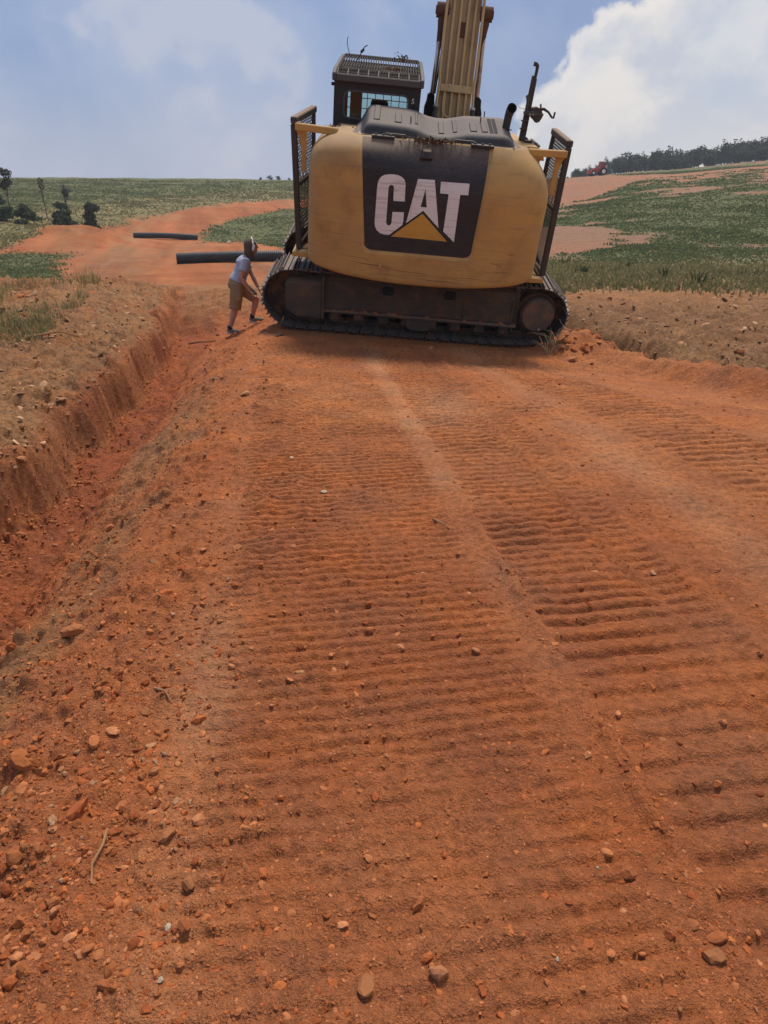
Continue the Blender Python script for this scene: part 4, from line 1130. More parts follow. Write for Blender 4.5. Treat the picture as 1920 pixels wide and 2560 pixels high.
BOOM = build_boom()

# --- side screens
def build_screen(sgn, rear_t, rear_b, front_t, front_b):
    rt, rb, ft, fb = map(Vector, (rear_t, rear_b, front_t, front_b))
    g = MB(); g.beam(rb, rt, .075, .075, up=(0, 1, 0))
    go = g.build("side_screen", M['guard'], EX, bevel=0.01)
    MB().beam(fb, ft, .05, .06, up=(0, 1, 0)).build("screen_post", M['guard'], go, bevel=0.008)
    MB().beam(rt + Vector((0, -.03, .04)), ft + Vector((0, .03, .04)), .085, .08).build("top_rail", M['guard'], go, bevel=0.012)
    for f in (0.02, 0.53):
        MB().beam(rb.lerp(rt, f), fb.lerp(ft, f), .055, .055).build("screen_rail", M['guard'], go, bevel=0.008)
    # expanded metal: two families of slanting strands, clipped to the frame
    sc = MB(); W = (ft - rt).length; Hh = (rt - rb).length; slope = 1.3 * W
    def uv(u, v): return rb.lerp(rt, v).lerp(fb.lerp(ft, v), u)
    k = -slope
    while k < Hh:
        u0 = max(0.0, -k / slope); u1 = min(1.0, (Hh - k) / slope)
        if u1 - u0 > 0.02:
            for s_ in (1, -1):
                pts = []
                for q in range(7):
                    u = u0 + (u1 - u0) * q / 6; vm = k + slope * u
                    if s_ < 0: vm = Hh - vm
                    wob = 0.012 * math.sin(u * 9 + k * 7) if vm < Hh * .55 else 0.004
                    pts.append(uv(u, min(1, max(0, vm / Hh))) + Vector((wob, 0, 0)))
                sc.tube(pts, .0048, 3, cap=False)
        k += 0.07
    so = sc.build("wire_screen", M['mesh'], go); so['kind'] = 'stuff'
    return go
GL = build_screen(-1, (-1.835, -1.30, 2.60), (-1.755, -1.30, 1.10), (-1.665, -.50, 2.66), (-1.635, -.50, 1.12))
GR = build_screen(1, (1.655, -1.30, 2.63), (1.665, -1.30, 1.02), (1.62, -.42, 2.66), (1.56, -.42, 1.05))
for sgn, g, xa, xb_, xp in ((-1, GL, -1.80, -1.27, -1.665), (1, GR, 1.63, 1.13, 1.515)):
    zb = 2.585 if sgn < 0 else 2.56
    MB().beam((xa, -1.37, zb), (xb_, -1.50, zb), .075, .08).build("bracket_arm", M['yellow_plain'], g, bevel=0.008)
    MB().prism([(xa + sgn * .01, zb - .04), (xp, zb - .04), (xp + sgn * .005, 2.08), (xp + sgn * .07, 2.05), (xp + sgn * .065, 2.33), (xa - sgn * .03, zb - .10)], 'y', -1.335, -1.30).build("gusset", M['yellow_plain'], g, bevel=0.004)
    MB().box((xa - .055, -1.36, zb + .02), (xa + .055, -1.25, zb + .045)).build("clamp_plate", M['guard'], g)
    zs_ = 1.03 if sgn < 0 else 0.955
    xo = xa + sgn * .03
    MB().prism([(xo, zs_), (xo - sgn * .25, zs_ - .01), (xo - sgn * .25, zs_ + .06), (xo, zs_ + .06)], 'y', -1.46, -1.0).build("support_shelf", M['yellow_plain'], g, bevel=0.006)
    MB().beam((xo - sgn * .05, -1.31, zs_ + .07), (xo - sgn * .2, -1.1, zs_ + .26), .04, .03).build("brace", M['guard'], g)

# --- mast with winch on the right
ms = MB().beam((1.10, -.80, 2.50), (1.135, -.80, 3.33), .030, .06, up=(0, 1, 0)).beam((1.145, -.81, 2.50), (1.16, -.81, 3.30), .05, .02, up=(0, 1, 0))
MAST = ms.build("mast", M['guard'], EX, bevel=0.004)
MB().tube([(1.135, -.80, 2.9), (1.155, -.80, 3.2), (1.165, -.80, 3.40), (1.162, -.80, 3.435), (1.145, -.80, 3.452), (1.115, -.80, 3.455)], [.018, .018, .020, .024, .026, .028], 10).build("grab_rail", M['guard'], MAST, smooth=40)
MB().tube([(1.118, -.82, 2.93), (1.115, -.83, 3.05), (1.105, -.83, 3.10), (1.090, -.83, 3.115)], [.016, .018, .022, .024], 10).build("grab_rail", M['rim'], MAST, smooth=40)
pm = MB().prism([(1.17, 2.985), (1.24, 3.00), (1.29, 2.985), (1.33, 2.94), (1.335, 2.89), (1.31, 2.84), (1.265, 2.815), (1.235, 2.845), (1.18, 2.88)], 'y', -.87, -.76)
pm.build("hand_pump", M['guard'], MAST, bevel=0.012, seg=2)
MB().beam((1.08, -.86, 2.925), (1.34, -.86, 2.918), .03, .03).box((1.13, -.885, 2.895), (1.25, -.872, 2.95)).build("pump_bracket", M['rim'], MAST, bevel=0.003)
for q in (1.165, 1.205):
    MB().cyl((q, -.884, 2.915), (q, -.892, 2.915), .010, 6).build("bolt", M['bolt'], MAST)
MB().tube([(1.30, -.84, 2.975), (1.335, -.85, 2.985), (1.40, -.86, 2.955), (1.455, -.87, 2.90), (1.475, -.88, 2.895), (1.478, -.89, 2.965)], [.022, .018, .014, .013, .012, .012], 8).build("crank_handle", M['dark'], MAST, smooth=40)
MB().tube([(1.30, -.84, 2.97), (1.29, -.84, 3.01), (1.285, -.85, 3.035)], .012, 6).build("pump_nozzle", M['dark'], MAST)
MB().tube([(1.10, -.84, 2.96), (1.06, -.85, 2.97), (1.02, -.86, 2.972), (1.0, -.86, 2.99)], .004, 5).build("wire_tail", M['bolt'], MAST)
for zq in (2.74, 2.83):
    MB().beam((1.07, -.83, zq), (1.17, -.85, zq), .02, .016).build("mast_clip", M['guard'], MAST)
MB().tube([(1.165, -.86, 2.60), (1.165, -.76, 2.60)], .05, 14).build("mast_foot", M['guard'], MAST)
EXM = Matrix.Translation(EX_LOC) @ (Matrix.Rotation(EX_ROLL, 4, 'Y') @ Matrix.Rotation(EX_PIT, 4, 'X'))

# ------------------------------------------------------------------ corrugated pipes
def build_pipe(name, label, a, b, r, sag, rib):
    a = Vector(a); b = Vector(b); L = (b - a).length
    mid = (a + b) / 2
    o = empty(name, (mid.x, mid.y, min(a.z, b.z) - r)); tag(o, label, "pipe")
    off = o.location
    n = 26; m = int(L / rib) * 4; rings = []; d = (b - a).normalized(); s = d.cross(Vector((0, 0, 1))).normalized(); u = s.cross(d)
    for i in range(m + 1):
        f = i / m; p = a.lerp(b, f) + Vector((0, 0, sag * math.sin(math.pi * f))) - off
        rr = r if (i // 2) % 2 == 0 else r * 0.93
        if f < 0.012 or f > 0.988: rr = r * 1.0
        rings.append([p + (s * math.cos(2 * math.pi * q / n) + u * math.sin(2 * math.pi * q / n)) * rr for q in range(n)])
    V = np.array([list(p) for rg in rings for p in rg]); idx = np.arange((m + 1) * n).reshape(m + 1, n)
    nx = np.roll(idx, -1, axis=1)
    F = np.stack([idx[:-1], nx[:-1], nx[1:], idx[1:]], -1).reshape(-1, 4)
    link(bpy.data.objects.new("corrugated_wall", np_mesh("corrugated_wall", V, F, M['pipe'])), o)
    ins = MB().tube([a - off + d * .01, (a + b) / 2 + Vector((0, 0, sag)) - off, b - off - d * .01], r * .86, 26, cap=False)
    ins.build("inner_wall", M['rubber'], o, smooth=60)
    for p, dd in ((a, d), (b, -d)):
        ring = MB(); vs = []; fs = []
        for q in range(n):
            c, sn = math.cos(2 * math.pi * q / n), math.sin(2 * math.pi * q / n)
            vs += [p - off + dd * .004 + (s * c + u * sn) * r, p - off + dd * .004 + (s * c + u * sn) * r * .86]
        for q in range(n):
            k = (q + 1) % n; fs.append((2 * q, 2 * k, 2 * k + 1, 2 * q + 1))
        ring.add(vs, fs).build("end_rim", M['pipe'], o)
    return o
zA = hz(-11.4, 40.1); zB = hz(-5.9, 41.2)
build_pipe("culvert_pipe", "black corrugated pipe lying behind the person, the nearer of the two", (-11.45, 40.0, zA + .27), (-5.75, 41.2, zB + .29), .29, .03, .11)
zA = hz(-22.4, 66); zB = hz(-17.3, 66)
build_pipe("culvert_pipe", "black corrugated pipe farther up the dirt track, the more distant of the two", (-22.45, 65.8, zA + .24), (-16.95, 66.6, zB + .26), .25, .06, .13)

# ------------------------------------------------------------------ stones
def ico(sub):
    bm = bmesh.new(); bmesh.ops.create_icosphere(bm, subdivisions=sub, radius=1.0)
    bm.verts.ensure_lookup_table()
    v = np.array([list(p.co) for p in bm.verts]); f = np.array([[q.index for q in p.verts] for p in bm.faces]); bm.free()
    return v, f
ICO1, ICO1F = ico(1); ICO2, ICO2F = ico(2)
def rock_shape(v, r, cuts=10, lo=.42, hi=.92):
    v = v.copy()
    for _ in range(cuts):
        n = r.normal(size=3); n /= np.linalg.norm(n); d = r.uniform(lo, hi)
        k = v @ n; m = k > d
        v[m] -= np.outer(k[m] - d, n)
    v *= np.array([1, r.uniform(.62, .95), r.uniform(.45, .8)])
    return v + r.normal(size=v.shape) * .035
SHAPES1 = [rock_shape(ICO1, rng, 5, .5, .9) for _ in range(24)]
SHAPES2 = [rock_shape(ICO2, rng, 9) for _ in range(14)]

def rand_rot(n, r, tilt=0.5):
    a = r.uniform(0, 2 * np.pi, n); b = r.normal(0, tilt, n); c = r.normal(0, tilt, n)
    ca, sa, cb, sb, cc, sc = np.cos(a), np.sin(a), np.cos(b), np.sin(b), np.cos(c), np.sin(c)
    Rz = np.zeros((n, 3, 3)); Rz[:, 0, 0] = ca; Rz[:, 0, 1] = -sa; Rz[:, 1, 0] = sa; Rz[:, 1, 1] = ca; Rz[:, 2, 2] = 1
    Rx = np.zeros((n, 3, 3)); Rx[:, 0, 0] = 1; Rx[:, 1, 1] = cb; Rx[:, 1, 2] = -sb; Rx[:, 2, 1] = sb; Rx[:, 2, 2] = cb
    Ry = np.zeros((n, 3, 3)); Ry[:, 1, 1] = 1; Ry[:, 0, 0] = cc; Ry[:, 0, 2] = sc; Ry[:, 2, 0] = -sc; Ry[:, 2, 2] = cc
    return Rz @ Rx @ Ry

def stone_field(name, label, X, Y, S, C, sink=.25, big=None, flat=1.0):
    if big is not None:
        q = S > big
        stone_field(name, label.replace("fine", "coarser").replace("crumbled", "larger crumbled").replace("tan broken", "larger tan broken"), X[q], Y[q], S[q], C[q], sink, None, -flat)
        X, Y, S, C = X[~q], Y[~q], S[~q], C[~q]
    n = len(X); Z, _ = terrain(X, Y); coarse = flat < 0; fl = abs(flat)
    sh = np.stack(SHAPES2 if coarse else SHAPES1); sh = sh[rng.integers(0, len(sh), n)] * np.array([1, 1, fl])
    Rr = rand_rot(n, rng)
    V = np.einsum('nij,nvj->nvi', Rr, sh) * S[:, None, None]
    V += np.stack([X, Y, Z + S * (.45 - sink)], -1)[:, None, :]
    nv = sh.shape[1]
    F = ((ICO2F if coarse else ICO1F)[None] + (np.arange(n) * nv)[:, None, None]).reshape(-1, 3)
    col = np.repeat(C, nv, axis=0)
    o = link(bpy.data.objects.new(name, np_mesh(name, V.reshape(-1, 3), F, M['stone'], col=col, smooth=False)))
    tag(o, label, "gravel", kind='stuff'); return o

def stone_tints(n, pal, r, base=None):
    P = np.array(pal); C = P[r.integers(0, len(P), n)] * r.uniform(.62, 1.08, (n, 1))
    return np.clip(C, 0, 1)
RED_PAL = [(.37, .108, .033), (.33, .092, .028), (.40, .13, .042), (.37, .125, .045), (.28, .075, .025), (.42, .165, .07), (.38, .135, .05)]
TAN_PAL = [(.31, .165, .085), (.25, .135, .07), (.36, .20, .11), (.28, .125, .06), (.2, .11, .06), (.40, .25, .15)]

def gravel():
    # road and slope in view, even density on the picture rather than on the ground
    n = 63000
    y = 1 / rng.uniform(1 / 10.0, 1 / 0.75, n); x = rng.uniform(-1, 1, n) * (0.55 + 0.62 * y)
    z, mk = terrain(x, y, fine=False)
    u = x + .13 * y
    dens = 0.30 + 0.30 * ss(-.15, .35, fbm(x * 1.5, y * 1.5, 3, 301)) + 0.65 * ss(0.35, -0.75, u) + .5 * np.exp(-((u - 0.95) / .13) ** 2) * (y < 3.2) \
        + .5 * np.exp(-((u - 2.03) / .08) ** 2) + .55 * mk['slope'] + .75 * ss(.15, .5, fbm(x * 2.6, y * 2.6, 3, 305)) * ss(.9, -.1, u)
    dens *= 1 - .55 * (ss(1.02, 1.1, u) * (1 - ss(1.7, 1.9, u))) - .5 * np.exp(-((u - .93) / .1) ** 2) * (y > 3)
    dens[(x < mk['xbw'] - .1) | (x > mk['xe'])] = 0
    dens[y > 9.7] = 0
    k = rng.uniform(0, 1.75, n) < dens
    x, y = x[k], y[k]; n = len(x)
    s = 0.0027 * np.exp(rng.normal(0, .80, n)) * (.75 + .30 * y)
    s = np.clip(s, .002, .021)
    stone_field("gravel", "fine red gravel and crumbs scattered over the clay road", x, y, s, stone_tints(n, RED_PAL, rng), sink=.6, big=.0085)
    # banks
    n = 40000
    y = 1 / rng.uniform(1 / 17.0, 1 / 2.5, n); x = rng.uniform(-1, 1, n) * (1.5 + .75 * y)
    z, mk = terrain(x, y, fine=False)
    k = ((x < mk['xbw'] - .1) | (x > mk['xe'] + .1)) & (rng.uniform(0, 1, n) < .35 + .9 * ss(-.2, .4, fbm(x * 1.2, y * 1.2, 3, 311)))
    x, y = x[k], y[k]; n = len(x)
    s = np.clip(.013 * np.exp(rng.normal(0, .65, n)) * (.5 + .11 * y), .006, .085)
    stone_field("rubble", "tan broken rubble strewn over the spoil banks beside the road", x, y, s, stone_tints(n, TAN_PAL, rng) * 1.22, sink=.3, big=.03, flat=.6)
    # slope and trench floor lumps
    n = 9000
    y = 1 / rng.uniform(1 / 14.0, 1 / 1.0, n); x = rng.uniform(-4, -.4, n)
    z, mk = terrain(x, y, fine=False)
    k = (x > mk['xbw']) & (x < mk['xs'] + .25) & (rng.uniform(0, 1, n) < .25 + .9 * ss(-.1, .4, fbm(x * 2, y * 2, 3, 313)))
    x, y = x[k], y[k]; n = len(x)
    s = np.clip(.010 * np.exp(rng.normal(0, .55, n)) * (.7 + .09 * y), .005, .055)
    stone_field("rubble", "crumbled red lumps lying on the trench side and trench floor", x, y, s, stone_tints(n, RED_PAL + [(.31, .165, .085)], rng), sink=.38, big=.014)
    # crumbled clods on the cut face and along its foot
    n = 2000
    y = 1 / rng.uniform(1 / 14.0, 1 / 3.0, n); xb0 = terrain(np.full(n, -3.), y, fine=False)[1]['xbw']
    x = xb0 + rng.normal(.0, .07, n) + rng.choice([0, .12], n, p=[.7, .3])
    xb1 = terrain(x, y, fine=False)[1]['xbw']; x = x + (xb1 - xb0)
    s = np.clip(.010 * np.exp(rng.normal(0, .6, n)), .005, .035)
    stone_field("rubble", "dark crumbling clods along the steep left wall of the trench", x, y, s, stone_tints(n, [(.33, .118, .044), (.29, .09, .034), (.35, .14, .055), (.24, .062, .025)], rng), sink=.4)
gravel()

ROCKM = {}
def rock(label, x, y, s, tint, name="rock", group=None, cat="rock", flat=1.0, mesh=None, sink=.18, rot=None):
    if mesh is None:
        v = SHAPES2[rng.integers(0, len(SHAPES2))] * np.array([1, 1, flat])
        mesh = np_mesh(name, v, ICO2F, M['stone'], col=np.tile(np.array(tint), (len(v), 1)))
    o = bpy.data.objects.new(name, mesh)
    s *= .76
    o.scale = (s, s, s); o.location = (x, y, hz(x, y) + s * (.38 * flat - sink))
    o.rotation_euler = (rng.normal(0, .2), rng.normal(0, .2), rng.uniform(0, 6.28) if rot is None else rot)
    link(o); tag(o, label, cat, group)
    return o
T1, T2, T3, W1, D1 = (.42, .21, .095), (.33, .13, .052), (.34, .11, .04), (.44, .34, .25), (.085, .06, .038)
for lab, x, y, s, t, fl in (
    ("angular tan rock at the road's left edge, just below the excavator's left track end", -1.33, 6.42, .085, T1, 1),
    ("flat tan stone with a dark crack, alone left of the road's middle", -.33, 2.17, .030, T1, .8),
    ("long grey-brown oval stone on the left slope, lower left quarter", -.62, 1.40, .040, T2, .9),
    ("brown upright rock left of the road, above a smaller round one", -.52, 1.25, .034, T2, 1),
    ("round brown rock at lower left beside two white chips", -.495, 1.125, .034, T3, 1),
    ("rounded tan rock at left, halfway down the picture", -.71, 2.52, .036, T2, 1),
    ("squarish orange clod on the left slope beside tan soil", -.93, 1.85, .030, T3, 1),
    ("pale brown stone on the left slope with a twig above it", -.85, 1.93, .032, T2, 1),
    ("mottled tan stone with a pale pebble touching it, left slope", -.78, 1.76, .028, T1, 1),
    ("large reddish clod near the bottom left corner", -.64, .985, .038, T3, 1),
    ("pale orange upright rock at the bottom, right of centre", .13, 1.015, .036, (.38, .16, .075), 1),
    ("brown clod in a heap of crumbs, bottom centre", .09, 1.19, .033, T3, 1),
    ("big crumbly brown clod at the bottom, just left of centre", -.045, .99, .044, T2, 1),
    ("smooth grey-brown stone near the bottom right corner", .79, 1.055, .040, T2, .9),
    ("half buried brown stone above the one in the bottom right corner", .82, 1.10, .036, T3, .8),
    ("reddish clod beside the right hand rut, lower right", .66, 1.285, .036, T3, 1),
    ("flat pale sliver of stone on the right side of the road", 1.34, 2.97, .034, T1, .45),
    ("flat tan chip on the line between the two right hand cleat tracks", 1.06, 3.0, .034, T1, .5),
    ("brown rock at the left road shoulder, half way along", -.77, 3.20, .048, T2, 1),
    ("chunky reddish rock at the mouth of the trench, left edge", -2.02, 3.95, .080, T3, 1),
    ("lavender white chip of quartz in the middle of the road", .19, 2.94, .014, (.40, .34, .34), .7),
    ("cluster of white crumbled stone left of the road's middle", -.66, 4.6, .028, W1, .5),
    ("pale flat stone on the road below the white crumbled one", -.38, 4.0, .038, (.42, .32, .22), .5),
    ("white chip beside a round brown rock, lower left", -.54, 1.13, .015, W1, .8),
    ("bright white chip near the lower left corner, on its own", -.52, 1.0, .014, W1, .8),
    ("small round white pebble on bare clay, lower right", .415, 1.05, .009, W1, .9),
    ("small white pebble beside the lower right clay rut", .585, 1.30, .008, W1, .9),
    ("dark blackened clod under the raised left end of the track", -1.45, 9.55, .115, D1, .8),
    ("reddish clod in front of the middle of the track", .145, 8.75, .105, T3, .6),
    ("pale grey stone touching the track shoes in the middle", .66, 9.6, .075, T1, .9),
    ("flat topped brown boulder on the right bank above the ditch", 4.55, 12.1, .17, T2, .75),
    ("sloping tan slab on the right bank beside the ditch", 4.75, 11.0, .15, T1, .5),
    ("brown boulder on the right bank, left of a darker one", 5.25, 10.1, .16, T2, .8),
    ("dark split boulder near the right edge of the picture", 5.62, 9.9, .17, (.19, .105, .06), .8),
    ("pale rock on the trench floor near the person", -3.32, 10.9, .10, T2, .7),
    ("greenish dark stone on the trench floor, mid way", -2.55, 6.95, .085, D1, .5),
    ("white quartz stone on the left bank near the trench lip", -3.55, 9.1, .07, W1, .6),
    ("tan block perched on the trench lip beside the red patch", -4.15, 11.9, .15, T1, .8),
    ("upright orange rock in the grass on the far left bank", -6.9, 13.4, .17, T3, 1),
    ("reddish rock on the left bank between grass and trench", -5.4, 13.1, .14, T3, .9),
    ("pale boulder in the green grass beyond the pipes", -13.2, 62.0, .55, (.42, .30, .2), .7),
    ("orange clod wedged against the sprocket end of the track", 2.52, 9.78, .10, T3, .9),
    ("rounded orange clod below the sprocket end of the track", 2.62, 9.45, .11, (.34, .14, .065), .9),
):
    rock(lab, x, y, s, t, flat=fl)
cl_meshes = []
for i in range(10):
    v = SHAPES2[i % len(SHAPES2)]
    t = np.array(RED_PAL[i % len(RED_PAL)])
    cl_meshes.append(np_mesh("clod", v, ICO2F, M['stone'], col=np.tile(t, (len(v), 1))))
def clods(n, fx, smin, smax, label, group):
    made = 0; tries = 0
    while made < n and tries < n * 30:
        tries += 1
        x, y = fx()
        s = random.uniform(smin, smax) * (.75 + .16 * y)
        rock(label, x, y, s, None, name="clod", group=group, cat="clod", mesh=random.choice(cl_meshes), flat=1.0, sink=.30)
        made += 1
def f_left():
    y = 1 / random.uniform(1 / 5.0, 1 / .9); return (random.gauss(-.85 - .04 * y, .16 + .02 * y), y)
def f_slope():
    y = 1 / random.uniform(1 / 6.0, 1 / 1.3); return (random.uniform(-1.6, -.9) - .04 * y, y)
def f_mid():
    y = 1 / random.uniform(1 / 4.0, 1 / .9); return (random.gauss(-.1, .35), y)
def f_rut():
    y = random.uniform(1.0, 3.2); return (1.0 - .13 * y + random.gauss(0, .05), y)
def f_heap():
    return (random.gauss(2.75, .30), random.gauss(9.85, .16))
clods(34, f_heap, .016, .034, "loose red clod in the heap at the sprocket end of the track", "clods heaped at the sprocket end")
clods(60, f_left, .007, .016, "small red-brown clod lying loose on the left road shoulder", "clods on the left shoulder")
clods(55, f_slope, .009, .022, "red lump lying on the slope down to the trench", "lumps on the trench slope")
clods(36, f_mid, .005, .012, "small brown clod lying on the middle of the road", "clods on the middle of the road")
clods(30, f_rut, .007, .015, "small clod along the ridge beside the right hand cleat track", "clods along the rut ridge")

# ------------------------------------------------------------------ twigs and roots
def stick(label, pts, r, name="twig"):
    p0 = pts[0]; z0 = hz(p0[0], p0[1])
    o_pts = []
    for i, p in enumerate(pts):
        z = hz(p[0], p[1]) + r * .8 + (p[2] if len(p) > 2 else 0)
        o_pts.append((p[0], p[1], z))
    rs = [r * (1 - .5 * i / (len(pts) - 1)) for i in range(len(pts))]
    o = MB().tube(o_pts, rs, 6).build(name, M['twig']); tag(o, label, "stick")
stick("thin pale twig lying above a brown stone on the left slope", [(-.86, 2.05), (-.80, 2.0), (-.77, 1.97)], .0055)
stick("bent root standing out of the left bank beside the grass", [(-4.75, 8.6), (-4.5, 8.8, .05), (-4.25, 9.05, .03), (-4.05, 9.2, .06)], .022, "root")
stick("root hanging across the trench near the person", [(-3.45, 12.2, .05), (-3.2, 12.0, .12), (-3.0, 11.9, .1), (-2.88, 11.8, .04)], .022, "root")
stick("curled root at the left, among red lumps low in the picture", [(-.80, 1.42), (-.79, 1.36, .01), (-.795, 1.30, .012), (-.78, 1.25)], .005, "root")
stick("small dark twig in the middle of the road", [(.28, 3.55), (.33, 3.5, .008), (.37, 3.47)], .006)
stick("pale stick lying at the far edge of the right bank", [(6.6, 11.2), (6.95, 11.25, .02), (7.3, 11.15)], .025)

# ------------------------------------------------------------------ grass
def blades(name, label, X, Y, Hh, Wd, C, bend=.6, cat="grass", zoff=0.0):
    n = len(X); Z, _ = terrain(X, Y, fine=True)
    a = rng.uniform(0, 2 * np.pi, n); d = np.stack([np.cos(a), np.sin(a)], -1)
    l = rng.uniform(0, 2 * np.pi, n); ld = np.stack([np.cos(l), np.sin(l)], -1) * (rng.uniform(.1, 1, n) * bend)[:, None] * Hh[:, None]
    b = np.stack([X, Y], -1); V = np.zeros((n, 5, 3))
    V[:, 0, :2] = b - d * Wd[:, None] / 2; V[:, 1, :2] = b + d * Wd[:, None] / 2
    V[:, 2, :2] = b - d * Wd[:, None] * .38 + ld * .3; V[:, 3, :2] = b + d * Wd[:, None] * .38 + ld * .3; V[:, 4, :2] = b + ld
    V[:, :2, 2] = Z[:, None] - .02 + zoff; V[:, 2:4, 2] = (Z + Hh * .55)[:, None]; V[:, 4, 2] = Z + Hh * rng.uniform(.8, 1, n)
    F = np.array([[0, 1, 3], [0, 3, 2], [2, 3, 4]])[None] + (np.arange(n) * 5)[:, None, None]
    o = link(bpy.data.objects.new(name, np_mesh(name, V.reshape(-1, 3), F.reshape(-1, 3), M['grass'], col=np.repeat(C, 5, axis=0))))
    tag(o, label, cat, kind='stuff'); return o

def grass_tint(n, dry, r):
    g = np.array([(.15, .175, .072), (.13, .16, .066), (.17, .185, .078), (.12, .15, .07)])[r.integers(0, 4, n)]
    d = np.array([(.27, .22, .105), (.33, .26, .13), (.21, .19, .08), (.17, .17, .07)])[r.integers(0, 4, n)]
    k = (r.uniform(0, 1, n) < dry)[:, None]
    return np.where(k, d, g) * r.uniform(.8, 1.2, (n, 1))

def far_grass():
    n = 450000
    y = np.exp(rng.uniform(np.log(16), np.log(150), n)); x = rng.uniform(-.80, .78, n) * y
    g, dry = grass_mask(x, y)
    k = (rng.uniform(0, 1, n) < g * (.35 + .65 * ss(-.3, .3, fbm(x * .5, y * .5, 3, 401)))) & ~((x / y > -.10) & (x / y < .18))
    x, y, dry = x[k], y[k], dry[k]
    hh = rng.uniform(.05, .17, len(x)) * (.6 + .8 * ss(-.1, .4, fbm(x * .25, y * .25, 3, 403))) * (.62 + .38 * ss(30, 22, y)) * (1 + .006 * y)
    ww = .014 + .0024 * y * rng.uniform(.6, 1.3, len(x))
    for nm, sel, lab in (("grass", x > 0, "green and straw grass growing over the right hand hillside"), ("grass", x <= 0, "green and straw grass growing over the left hand hills")):
        blades(nm, lab, x[sel], y[sel], hh[sel], ww[sel], grass_tint(sel.sum(), np.clip(dry[sel] * .9 + .08, 0, 1), rng))
far_grass()

def near_grass():
    n = 15000
    Y = rng.uniform(6.2, 15.0, n); X = -3.75 - .25 * (Y - 6.4) - np.abs(rng.normal(0, 1.9, n)) * (.45 + .12 * (Y - 6))
    m = fbm(X * .8, Y * .8, 3, 411) + .5 * fbm(X * 2.2, Y * 2.2, 2, 415)
    k = (m > -.08 + .35 * np.exp(-((Y - 11.2) / .5) ** 2)) & (rng.uniform(0, 1, n) < ss(-.1, .35, m) + .15)
    X, Y = X[k], Y[k]; n = len(X)
    Hh = rng.uniform(.07, .30, n) * (.6 + .7 * ss(0, .5, m[k]))
    blades("grass", "tufts of half dry grass on the left bank beside the trench", X, Y, Hh, rng.uniform(.006, .012, n), grass_tint(n, np.full(n, .78), rng), bend=1.0)
    n = 900
    X = rng.uniform(3.6, 8.5, n); Y = rng.uniform(8.5, 15.5, n); k = fbm(X * .9, Y * .9, 3, 413) > .25
    X, Y = X[k], Y[k]; n = len(X)
    blades("straw", "loose dry straw scattered over the right hand bank", X, Y, rng.uniform(.03, .1, n), rng.uniform(.005, .012, n), grass_tint(n, np.full(n, .95), rng), bend=2.0)
near_grass()
# uprooted tuft at the sprocket end
def tuft(label, cx, cy, n, h, z0=.0, dry=.9, spread=.07, name="grass_tuft"):
    b = MB()
    for i in range(n):
        a = random.uniform(0, 6.28); l = random.uniform(.2, .9) * h; r0 = random.uniform(0, spread)
        bx, by = cx + r0 * math.cos(a), cy + r0 * math.sin(a); bz = hz(bx, by) - .01 + z0
        hh = h * random.uniform(.5, 1)
        b.tube([(bx, by, bz), (bx + .35 * l * math.cos(a), by + .35 * l * math.sin(a), bz + hh * .6), (bx + l * math.cos(a), by + l * math.sin(a), bz + hh * random.uniform(.55, 1.0))], [.006, .005, .002], 4)
    o = b.build(name, M['straw']); tag(o, label, "grass tuft")
M['straw'] = mat_plain("straw", (.34, .25, .13), .9, .3)
tuft("uprooted dry grass tuft caught at the sprocket end of the track", 2.42, 9.92, 16, .38)
tuft("pale dry weed on the road's right heap below the sprocket", 2.32, 9.70, 9, .24)

# tall weeds along the right hand strip
M['weed'] = mat_plain("weed_green", (.07, .10, .034), .8, .4, 5)
for i, (tx_, yy_) in enumerate(((.275, 20.5), (.39, 19.5), (.44, 18.4), (.335, 23.), (.25, 25.))):
    b = MB(); cx, cy = tx_ * yy_, yy_
    for q in range(26):
        a = random.uniform(0, 6.28); r0 = random.uniform(0, .18); h = random.uniform(.14, .34)
        bx, by = cx + r0 * math.cos(a), cy + r0 * math.sin(a); bz = hz(bx, by) - .02
        lx, ly = .35 * h * math.cos(a), .35 * h * math.sin(a)
        b.tube([(bx, by, bz), (bx + lx * .4, by + ly * .4, bz + h * .6), (bx + lx, by + ly, bz + h)], [.008, .012, .003], 4)
    o = b.build("weed", M['weed']); tag(o, ("green weed clump in the dry grass strip, second of five from the excavator", "green weed clump in the dry grass strip, fourth of five from the excavator",
        "green weed clump in the dry grass strip nearest the right edge of the picture", "green weed clump in the dry grass strip, third of five from the excavator", "green weed clump in the dry grass strip closest to the excavator")[i], "weed", "weeds in the dry grass strip")

